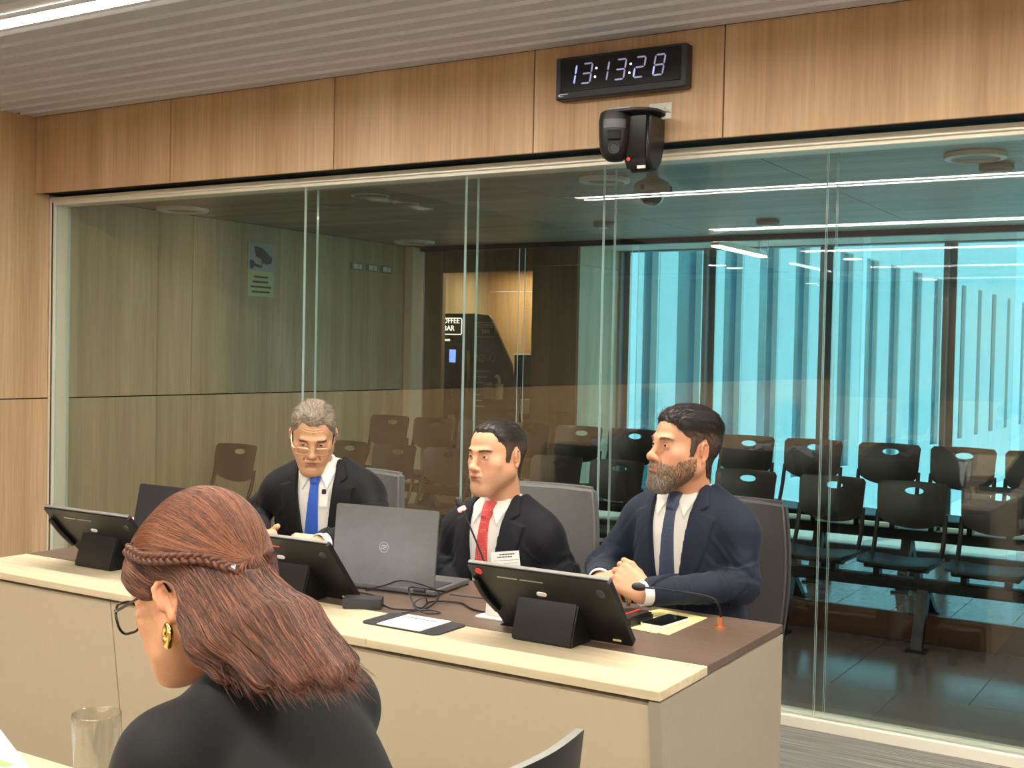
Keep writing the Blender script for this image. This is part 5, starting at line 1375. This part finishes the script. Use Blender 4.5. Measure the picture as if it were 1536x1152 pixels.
M_SHIRT = cloth('white_shirt', (238, 234, 224), .7, .02, 700, .1)
M_SUIT_BLACK = cloth('black_suit', (20, 20, 22), .72, sheen=.04)
M_SUIT_CHAR = cloth('charcoal_suit', (23, 24, 29), .72, sheen=.04)
M_SUIT_NAVY = cloth('navy_suit', (27, 34, 50), .72, sheen=.05)
def dotted(name, base, dot, scale):
    m, nt, b = new_mat(name); tc = N(nt, 'ShaderNodeTexCoord'); vo = N(nt, 'ShaderNodeTexVoronoi'); vo.inputs['Scale'].default_value = scale; vo.inputs['Randomness'].default_value = .25
    nt.links.new(tc.outputs['Object'], vo.inputs['Vector'])
    nt.links.new(ramp(nt, vo.outputs['Distance'], [(.16, srgb(*dot)), (.26, srgb(*base))]), b.inputs['Base Color']); b.inputs['Roughness'].default_value = .5; b.inputs['Sheen Weight'].default_value = .2
    return m
M_TIE_BLUE = cloth('blue_silk', (48, 92, 186), .45, .10, 400)
M_TIE_RED = dotted('red_dotted_silk', (206, 64, 58), (240, 180, 166), 130)
M_TIE_NAVY = dotted('navy_dotted_silk', (44, 58, 84), (86, 100, 128), 150)
STRAND_GREY = strand_mat('grey_brown_strands', ((66, 54, 43), (128, 111, 92), (204, 192, 172)))
HAIR_GREY = hair_mat('grey_brown_hair', ((70, 56, 44), (128, 110, 90), (196, 182, 160)), .4, 160)
BROW_GREY = hair_mat('grey_brown_brow', ((60, 46, 36), (92, 74, 60), (120, 100, 84)), .5)
HAIR_BLACK = hair_mat('black_hair', ((18, 14, 12), (34, 27, 22), (62, 50, 42)))
HAIR_DARK = hair_mat('dark_brown_hair', ((24, 18, 15), (42, 33, 27), (78, 66, 56)))
BEARD_BROWN = strand_mat('brown_beard', ((58, 43, 32), (98, 77, 58), (146, 124, 102)), .5)
FADE_BROWN = hair_mat('faded_brown_hair', ((58, 44, 35), (78, 61, 49), (98, 78, 64)), .55)
BEARD_GREY = strand_mat('grey_beard', ((84, 68, 54), (138, 122, 104), (198, 188, 172)), .5)

RELAX = (35, 40, 20)
m1 = seated_man('grey haired man in black suit and blue tie reading over half glasses', dict(
    yaw=24, lean=13, roll=0, knot=on(470, 716, Y=3.28), head=on(470, 653, Y=3.31), head_yaw=39, head_pitch=20, head_roll=-2, head_scale=.97,
    skin=(214, 164, 126), hand_skin=(222, 176, 138), flush=1.15, fold=.0024, brow_lines=(.045, .054, .063), lid=.0024, bags=1.4, mouth_curve=-.0030, jaw=.90, width=.98, fat=.25, belly=.01, recede=.020, hair_top=.013, hair_side=.006,
    hair_mat=HAIR_GREY, strand_mat=STRAND_GREY, side_mat=HAIR_DARK, fade=.02, brow_mat=BROW_GREY, brow_arch=-.0015, brow_w=.0036, jacket_mat=M_SUIT_BLACK, tie_mat=M_TIE_BLUE, tie_shift=.02, gaze=(.12, 1, .18),
    right=dict(elbow=on(384, 768, Y=3.38), wrist=on(390, 803, Y=3.12), back=(-.3, -.35, .9), curl=(62, 70, 40), dir=(.75, -.5, .12), thumb=((.020, .018, -.004), (.042, .044, .004), (.050, .072, .012), (.052, .096, .016))),
    left=dict(elbow=on(570, 790, Y=3.36), wrist=on(492, 812, Y=3.10), back=(.25, -.45, .85), curl=(40, 45, 25), dir=(-.80, -.48, .0))))
m2 = seated_man('young clean shaven man in dark suit with red dotted tie, speaking', dict(
    yaw=-4, lean=5, knot=on(724, 766, Y=3.235), head=on(745, 683, Y=3.29), head_yaw=-13, head_pitch=0, head_roll=1, head_scale=.97,
    skin=(226, 172, 134), flush=.9, fold=.0010, lid=.0028, stubble=.35, jaw=.92, chin=1.0, recede=.016, hairline=[(.0845, .090), (.070, .070), (.056, .052), (.036, .038), (.030, .030), (.027, -.018), (.016, -.022), (.006, .018)] + HAIRLINE[7:], hair_top=.006, hair_side=.003, mouth_curve=.0, strand_len=.006, strands=9000,
    hair_mat=HAIR_BLACK, side_mat=FADE_BROWN, fade=.050, jacket_mat=M_SUIT_CHAR, tie_mat=M_TIE_RED, gaze=(.15, 1, -.05), neck=.055,
    right=dict(elbow=on(672, 850, Y=3.34), wrist=on(690, 905, Y=3.22), back=(0, -.2, 1), curl=RELAX),
    left=dict(elbow=on(846, 860, Y=3.36), wrist=on(790, 905, Y=3.22), back=(0, -.2, 1), curl=RELAX)))
m3 = seated_man('bearded man in navy suit and navy tie with clasped hands', dict(
    yaw=-10, lean=6, knot=on(1002, 752, Y=3.24), head=on(1027, 672, Y=3.29), head_yaw=-34, head_pitch=-7, head_roll=0, head_scale=1.0,
    skin=(214, 158, 122), flush=1.2, fold=.0018, lid=.0026, bags=1.2, jaw=.98, width=1.0, fat=.35, belly=.0, beard=14000, stubble=.5, stubble_tint=(.62, .58, .52), beard_mat=BEARD_BROWN, beard_grey=BEARD_GREY, part=.007,
    recede=.006, hair_top=.015, hair_side=.004, hair_mat=HAIR_BLACK, side_mat=FADE_BROWN, fade=.052, brow_mat=BEARD_BROWN, jacket_mat=M_SUIT_NAVY, tie_mat=M_TIE_NAVY, gaze=(.05, 1, .0), buttons=True,
    right=dict(elbow=on(905, 850, Y=3.34), wrist=on(900, 868, Y=3.13), back=(-.55, -.35, .75), curl=(52, 56, 20), dir=(.80, -.42, .10), thumb=((.020, .018, -.006), (.036, .050, .006), (.030, .082, .020), (.022, .104, .024))),
    left=dict(elbow=on(1112, 878, Y=3.28), wrist=on(980, 889, Y=3.04), back=(.25, -.80, .45), curl=((50, 55, 25), (56, 55, 25), (60, 55, 25), (62, 55, 25)), dir=(-.80, .02, .42), thumb=((.020, .018, -.006), (.040, .050, -.006), (.046, .080, -.002), (.042, .104, .004)))))

# ------------------------------------------------------------------ half glasses, badges on the men
def spectacles(Hm, parent, name, rim_m, w, h, zc, yc, half=False, r=.0013, temple_z=.004, gap=.009, tint=(.97, .97, .96)):
    root = None
    for s in (-1, 1):
        out = [(s * (gap + w / 2) + a, zc + b) for a, b in rrect(w, h, h * .42, 6)]
        pts = [Hm @ Vector((x, yc - .9 * (abs(x) - gap) ** 2 * 4, z)) for x, z in out]
        bm = NB(); tube(bm, pts + [pts[0]], r, 6)
        o = obj(name if root is None else 'rim', bm, rim_m, parent if root is None else root, 60); root = root or o
        bm = NB(); vs = [bm.verts.new(p) for p in pts]; bm.faces.new(vs)
        bmesh.ops.solidify(bm, geom=bm.faces[:], thickness=.0012); obj('lens', bm, M_LENS, root)
        e = s * (gap + w)
        bm = NB(); tube(bm, [Hm @ Vector(p) for p in catmull([(e, yc - .9 * w ** 2 * 4, zc + h * .3), (s * .072, yc - .030, zc + h * .3), (s * .079, .03, temple_z), (s * .080, -.012, temple_z + .012), (s * .080, -.026, temple_z - .006)], 5)], r * 1.1, 6); obj('temple', bm, rim_m, root, 60)
    bm = NB(); tube(bm, [Hm @ Vector(p) for p in catmull([(-gap, yc, zc + h * .15), (0, yc + .004, zc + h * .28), (gap, yc, zc + h * .15)], 6)], r, 6); obj('bridge', bm, rim_m, root, 60)
    return root
M_LENS = glass('lens_glass', (.99, .99, .985), .025)
spectacles(m1['Hm'], m1['man'], 'glasses', mat('pale_gold', (214, 196, 160), .3, .7), .050, .026, -.016, .1125, r=.0012)

def on_chest(P, x, z, off, vol='plain'):
    """A point on the front of the clothing, in world space, with the outward direction."""
    v = P[vol]; i = int(round((x - v.lo[0]) / v.res)); k = int(round((z - v.lo[2]) / v.res)); col = v.D[i, :, k]
    j = np.flatnonzero(col < 0).max(); return P['PM'] @ Vector((x, v.lo[1] + j * v.res + off, z))
def flap(P, name, x, z, w, h, m, rz=0.0, off=.012, vol='plain', th=.0012):
    c = on_chest(P, x, z, off, vol); X = on_chest(P, x + .03, z, off, vol) - on_chest(P, x - .03, z, off, vol); Z = on_chest(P, x, z + .03, off, vol) - on_chest(P, x, z - .03, off, vol)
    X.normalize(); n = Z.cross(X).normalized(); M0 = frame(c, n, Z) @ Matrix.Rotation(rz, 4, 'Y')
    bm = NB(); box(bm, -w / 2, w / 2, 0, th, -h / 2, h / 2, M=M0); return obj(name, bm, m, P['man']), M0
bd, M0 = flap(m2, 'visitor_badge', -.098, .925, .092, .066, M_PAPER, math.radians(8), .016)
for a, b, zz, t_ in ((-.03, .02, .022, .0035), (-.022, .026, .014, .0035), (-.042, .038, .004, .0012), (-.040, .040, -.006, .0012), (-.042, .036, -.016, .0012), (-.04, .03, -.025, .0012)):
    bm = NB(); x = a
    while x < b:
        wv = min(random.uniform(.004, .010), b - x); box(bm, x, x + wv, .0012, .0015, zz, zz + t_, M=M0); x += wv + .0012
    obj('print_line', bm, M_CHAR, bd)
pk, M0 = flap(m1, 'shirt_pass', -.036, 1.000, .030, .056, M_PAPER, math.radians(-3), .006, 'sh')
bm = NB(); prism(bm, rrect(.016, .018, .004, 3, .0, .026), .0012, .006, 'Y', M0); obj('clip', bm, M_BLACK, pk)

# ------------------------------------------------------------------ the woman
def sample(v, p):
    q = (p - v.lo) / v.res; q = np.clip(q, 0, np.array(v.n) - 1.001); i = q.astype(int); f = q - i; o = 0
    for dx in (0, 1):
        for dy in (0, 1):
            for dz in (0, 1):
                w = (f[:, 0] if dx else 1 - f[:, 0]) * (f[:, 1] if dy else 1 - f[:, 1]) * (f[:, 2] if dz else 1 - f[:, 2]); o = o + w * v.D[i[:, 0] + dx, i[:, 1] + dy, i[:, 2] + dz]
    return o
def grad(v, p, e=.003):
    return np.stack([sample(v, p + np.eye(3)[k] * e) - sample(v, p - np.eye(3)[k] * e) for k in range(3)], 1) / (2 * e)
def stick(v, p, off, it=3):
    for _ in range(it):
        g = grad(v, p); n2 = (g * g).sum(1, keepdims=True) + 1e-6; p = p - g * np.clip((sample(v, p) - off)[:, None] / n2, -.02, .02)
    return p
def walk(v, p, comb, n, step, off, seed, jit=.10):
    """Strands that follow the surface of v along comb(p)."""
    r = np.random.RandomState(seed); k = len(p); o = np.broadcast_to(np.asarray(off), (k,)); P_ = [stick(v, p, o)]; b = r.normal(0, jit, (k, 3)); st = step * r.uniform(.6, 1.15, k)[:, None]
    for i in range(n - 1):
        q = P_[-1]; g = grad(v, q); g /= np.linalg.norm(g, axis=1, keepdims=True) + 1e-6; c = comb(q) + b
        c = c - g * (c * g).sum(1, keepdims=True); c /= np.linalg.norm(c, axis=1, keepdims=True) + 1e-6
        P_.append(stick(v, q + c * st, o, 2))
    return np.stack(P_, 1)

WP = dict(skin=(214, 158, 120), flush=.8, fold=.0004, jaw=.90, width=.95, nose=.92, neck=.047, chin=.97, lid=.0026, lips=(170, 92, 84))
ear_px = on(249, 903, Y=1.150)
WS = .98
WH0 = Matrix.Rotation(PI + math.radians(-87), 4, 'Z') @ Matrix.Rotation(-math.radians(18), 4, 'X') @ Matrix.Rotation(math.radians(0), 4, 'Y') @ Matrix.Scale(WS, 4)
WH = Matrix.Translation(ear_px - (WH0 @ Vector((-.080, -.014, -.008)))) @ WH0
wn_base = WH @ Vector((0, -.075, -.160))
WR = Matrix.Rotation(PI + math.radians(-92), 4, 'Z') @ Matrix.Rotation(-math.radians(36), 4, 'X') @ Matrix.Scale(.95, 4)
WPM = Matrix.Translation(wn_base - (WR @ Vector((0, -.035, 1.045)))) @ WR; WPI = WPM.inverted()
g = build_head(WP, .0016, tuple(WH.inverted() @ (WPM @ Vector((0, -.030, .99))))); HV, HQ = g.mesh(); HC = head_colors(HV, WP)
WLIMB = {'left': dict(elbow=Vector((-1.32, 1.02, .705)), wrist=Vector((-1.46, 1.12, .668)), back=(0, 0, 1)), 'right': dict(elbow=Vector((-1.30, 1.49, .705)), wrist=Vector((-1.46, 1.35, .668)), back=(0, 0, 1))}
parts = [(HV, HQ, WH, 0)]; cols = [HC]; warms = []
for s, key in ((1, 'right'), (-1, 'left')):
    A = WLIMB[key]; d = (A['wrist'] - A['elbow']).normalized(); hm = frame(A['wrist'] + d * .03, d, A['back'])
    V, Q = build_hand(-s, (22, 28, 14), THUMB_REST, stub=tuple(hm.inverted() @ (A['wrist'] - d * .035))); parts.append((V, Q, hm, 0)); cols.append(np.tile(np.array(srgb(*WP['skin']))[:3], (len(V), 1)))
    warms.append(((s * (.164 if s > 0 else .186), -.004, .985 if s > 0 else .995), tuple(WPI @ A['elbow']), tuple(WPI @ A['wrist'])))
tg = Vol((-.40, -.20, .38), (.40, .60, 1.10), .012)
tg.ell((0, -.008, .90), (.150, .085, .17), .04).ell((0, .0, .72), (.14, .10, .18), .05).cap((0, -.03, .96), (0, -.035, 1.05), .047, .045, .04)
for a_, e, w in warms: tg.cap(a_, e, .040, .034, .03).cap(e, w, .033, .024, .02)
V, Q = tg.mesh(); parts.append((V, Q, WPM, 0)); cols.append(np.tile(np.array(srgb(*WP['skin']))[:3], (len(V), 1)))
woman = raw_mesh('person', parts, [M_SKIN], None, np.concatenate(cols)); tag(woman, 'auburn haired woman in black top, seen from behind, reading at the near table', 'person')
eyeballs(WH, (0, 1, -.5), woman, WP)
# black top
M_TOP = cloth('black_crepe', (24, 24, 25), .72, .06, 700, .05)
tp = Vol((-.44, -.24, .40), (.44, .62, 1.13), .0045)
tp.ell((0, -.010, .90), (.170, .112, .20), .05).ell((0, .004, .72), (.165, .118, .20), .06).ell((0, .0, .62), (.172, .128, .08), .05)
tp.cap((-.145, -.018, 1.010), (.145, -.018, 1.010), .050, None, .05)
for s, (a_, e, w) in zip((1, -1), warms):
    tp.cap((s * .12, -.035, 1.015), (s * .058, -.042, 1.062), .036, .028, .04)
    tp.ell((s * (.158 if s > 0 else .182), -.006, .985 if s > 0 else .998), (.056, .060, .060), .04); tp.cap(a_, e, .056, .046, .03); tp.cap(e, w, .046, .034, .025)
tp.cap((0, -.036, 1.03), (0, .02, 1.20), .055, .070, .008, '-')
V, Q = tp.mesh(); V = wrinkle(V, normals_of(V, Q), warms, .0030); raw_mesh('top', [(V, Q, WPM, 0)], [M_TOP], woman)
# trousers and shoes
LM = Matrix.Translation(Vector((WPM.translation.x + .12, WPM.translation.y, 0)) + Vector((0, 0, 0))) @ Matrix.Rotation(PI + math.radians(-92), 4, 'Z')
hip = WPM @ Vector((0, 0, .53)); LM = Matrix.Translation((hip.x, hip.y, 0)) @ Matrix.Rotation(PI + math.radians(-92), 4, 'Z')
tr = Vol((-.30, -.22, .05), (.30, .62, .74), .010); tr.ell((0, -.0, .585), (.17, .13, .10), .05)
for s in (-1, 1): tr.cap((s * .08, .02, .57), (s * .09, .40, .56), .074, .060, .04).cap((s * .09, .40, .56), (s * .09, .38, .12), .058, .044, .03)
V, Q = tr.mesh(); raw_mesh('trousers', [(V, Q, LM, 0)], [M_TOP], woman)
for s in (-1, 1):
    v = Vol((-.06, -.10, -.02), (.06, .24, .14), .006); v.ell((0, .06, .035), (.040, .13, .042), .02).ell((0, -.01, .07), (.038, .05, .055), .03); v.cut(lambda X, Y, Z: -Z + 0 * X + 0 * Y, .004)
    V, Q = v.mesh(); raw_mesh('shoe', [(V, Q, LM @ Matrix.Translation((s * .09, .36, 0)), 0)], [M_BLACK], woman)

# hair volume, in the head's frame
hv = Vol((-.14, -.33, -.32), (.14, .12, .16), .0025)
hv.ell((0, -.020, .040), (.0830, .100, .092), .02)
hv.ell((0, -.036, .064), (.078, .070, .074), .03)
hv.ell((0, .030, .060), (.066, .050, .046), .03)
for s in (-1, 1): hv.ell((s * .060, .036, .030), (.022, .034, .032), .02)
hv.ell((0, -.066, -.005), (.078, .045, .070), .03)
HI = WH.inverted()
BOT = [(-.098, on(335, 1008, Y=1.135)), (-.088, on(395, 1022, Y=1.12)), (-.066, on(450, 1022, Y=1.13)), (-.036, on(500, 1016, Y=1.15)), (.0, on(522, 1008, Y=1.19)), (.03, on(520, 996, Y=1.23))]
TOPS = [(-.078, -.060, -.040), (-.074, -.078, -.010), (-.058, -.092, .0), (-.030, -.095, .005), (0, -.094, .0), (.015, -.090, -.010)]
SEGS = []
for (xl, b_), a_ in zip(BOT, TOPS):
    b_ = np.array(HI @ b_); a_ = np.array(a_); mid = (a_ + b_) / 2 + np.array((np.sign(a_[0]) * .006, -.004, .002)); SEGS += [(a_, mid), (mid, b_)]
    hv.cap(a_, mid, .021, .020, .022); hv.cap(mid, b_, .020, .0125, .022)
CURT_AX = np.array([s_[1] - s_[0] for s_ in SEGS[1::2]]).mean(0); CURT_AX /= np.linalg.norm(CURT_AX)
# keep the face and the near ear free
hv.D = smax(hv.D, -np.broadcast_to(poly_sd([(.14, .062), (.086, .060), (.068, .040), (.050, .022), (.034, .006), (.014, .002), (.002, .022), (-.024, .030), (-.040, .016), (-.046, -.020), (-.040, -.050), (-.034, -.10), (.14, -.30)], hv.ax[1][None, :, None], hv.ax[2][None, None, :]), hv.D.shape).astype(f32), .008)
X, Y, Z = hv.ax[0][:, None, None], hv.ax[1][None, :, None], hv.ax[2][None, None, :]
hv.D = hv.D + (.0050 * vnoise(X * 60 + 2 * vnoise(X * 12, Y * 12, Z * 12), (Y * CURT_AX[2] - Z * CURT_AX[1]) * 150, (Y * CURT_AX[1] + Z * CURT_AX[2]) * 9) * np.clip((-.02 - Z + .0 * Y) / .04, 0, 1)).astype(f32)
M_HAIR_TOP = strand_mat('auburn_hair', ((58, 31, 21), (106, 62, 42), (162, 104, 70)), .36)
M_HAIR_LOW = strand_mat('auburn_lengths', ((46, 26, 19), (88, 54, 41), (130, 84, 62)), .38)
M_HAIR_DARK = strand_mat('dark_roots', ((38, 22, 16), (62, 37, 28), (92, 57, 42)), .42)
M_HAIR_BASE = hair_mat('shaded_auburn_base', ((52, 29, 20), (84, 48, 33), (112, 67, 47)), .45, 60)  # shade put into the colour: darker base makes gaps between strands look shadowed
V, Q = hv.mesh(); hair = raw_mesh('hair', [(V, Q, WH, 0)], [M_HAIR_BASE], woman)
M_BRAID = hair_mat('braid_hair', ((52, 29, 20), (84, 48, 34), (118, 72, 50)), .4, 200)
TIE = np.array(HI @ on(366, 803, Y=1.17)); TIE = stick(hv, TIE[None], 0.0, 6)[0]
TIE = np.array((min(TIE[0], -.01), TIE[1], TIE[2]))
BR = [on(196, 826, Y=1.16), on(222, 836, Y=1.15), on(252, 838, Y=1.14), on(285, 829, Y=1.135), on(318, 817, Y=1.14), on(350, 806, Y=1.15), on(372, 800, Y=1.17)]
BR = stick(hv, np.array([tuple(HI @ p) for p in BR]), .002, 8)
brz = lambda y: np.interp(-y, -BR[:, 1], BR[:, 2])
pick = V; Nn = normals_of(V, Q)
above = (V[:, 2] > brz(V[:, 1]) - .002) & (V[:, 1] > -.16)
r = np.random.RandomState(11)
def comb_top(p):
    t = np.array((0, TIE[1] - .015, TIE[2])) - p; t[:, 0] = -.35 * p[:, 0]; return t / (np.linalg.norm(t, axis=1, keepdims=True) + 1e-6) + np.array((0, -.5, .0)) * np.clip((p[:, 1:2] + .02) / .05, 0, 1) + np.array((0, 0, .35)) * np.clip((p[:, 1:2] - .0) / .06, 0, 1)
ids = np.flatnonzero(above); k = 12000
st = walk(hv, V[r.choice(ids, k)] + r.normal(0, .001, (k, 3)), comb_top, 11, .011, r.uniform(.0002, .0036, k), 21, .045)
strands('crown_strands', None, xf(WH, st.reshape(-1, 3)).reshape(st.shape), M_HAIR_TOP, hair, .00042, .00022)
def comb_low(p):
    d = np.tile(CURT_AX, (len(p), 1)); d[:, 0] += .15 * np.sign(p[:, 0]); return d
ids = np.flatnonzero(~above)
for k, mm, sd, lo in ((9500, M_HAIR_LOW, 31, .0005), (5000, M_HAIR_TOP, 32, .002), (3500, M_HAIR_DARK, 33, .0005)):
    st = walk(hv, V[r.choice(ids, k)] + r.normal(0, .001, (k, 3)), comb_low, 11, .0135, r.uniform(lo, .0045, k), sd, .05)
    st[:, :, 0] += .0015 * np.sin(np.linspace(0, 5, 11)[None] + r.uniform(0, 6, (k, 1)))
    strands('length_strands', None, xf(WH, st.reshape(-1, 3)).reshape(st.shape), mm, hair, .00045, .0002)
# loose ends below the curtain
tips = np.array([s_[1] for s_ in SEGS[1::2]]); k = 1500; w_ = r.uniform(0, len(tips) - 1.001, k); i0 = w_.astype(int); p0 = tips[i0] + (tips[i0 + 1] - tips[i0]) * (w_ - i0)[:, None] - CURT_AX * r.uniform(.0, .03, (k, 1)) + r.normal(0, .006, (k, 3))
dd = CURT_AX + r.normal(0, .16, (k, 3)); L = r.uniform(.02, .045, k); t = np.linspace(0, 1, 5)
st = p0[:, None] + dd[:, None] * (L[:, None, None] * t[None, :, None])
strands('hair_ends', None, xf(WH, st.reshape(-1, 3)).reshape(st.shape), M_HAIR_LOW, hair, .00042, .0001)
# braid from the temple to the back
path = np.array([tuple(p) for p in catmull([tuple(p) for p in BR], 14)]); nrm = grad(hv, path); nrm /= np.linalg.norm(nrm, axis=1, keepdims=True) + 1e-6
tan = np.gradient(path, axis=0); tan /= np.linalg.norm(tan, axis=1, keepdims=True); sid = np.cross(tan, nrm); s_ = np.concatenate([[0], np.cumsum(np.linalg.norm(np.diff(path, axis=0), axis=1))])
braid = None
for j in range(3):
    ph = s_ / .034 * 2 * PI + j * 2 * PI / 3; wv = np.sin(ph) * .0058; dv_ = np.sin(2 * ph) * .0034
    pts = path + sid * wv[:, None] + nrm * (.0035 + dv_)[:, None]
    bm = NB(); tube(bm, [WH @ Vector(tuple(p)) for p in pts],   .0047, 8, .0036)
    o = obj('braid' if braid is None else 'braid_strand', bm, M_BRAID, woman if braid is None else braid, 60); braid = braid or o
bm = NB(); pe = path[-8]; te = tan[-8]
lathe(bm, [(.0068, -.003), (.0078, 0), (.0068, .003)], 16, WH @ Matrix.Translation(tuple(pe + nrm[-8] * .004)) @ Vector(tuple(te)).to_track_quat('Z', 'Y').to_matrix().to_4x4(), closed=True); obj('hair_tie', bm, M_STEEL, braid, 50)
# earring and glasses
lobe = WH @ Vector((-.0805, -.012, -.040))
bm = NB(); R_, n1 = .0086, 28
M0 = Matrix.Translation(lobe + Vector((0, -.003, -.0145))) @ Matrix.Rotation(math.radians(-22), 4, 'Z') @ Matrix.Rotation(PI / 2, 4, 'X') @ Matrix.Scale(1.40, 4, (0, 1, 0))
prof = [(R_ + .0052 * math.cos(q), .0052 * math.sin(q)) for q in [2 * PI * i / 14 for i in range(14)]]
lathe(bm, prof, n1, M0, closed=True); obj('earring', bm, M_GOLD, woman, 60)
spectacles(WH, woman, 'glasses', M_BLACK_GLOSS, .054, .046, -.014, .118, r=.0019, temple_z=.010)
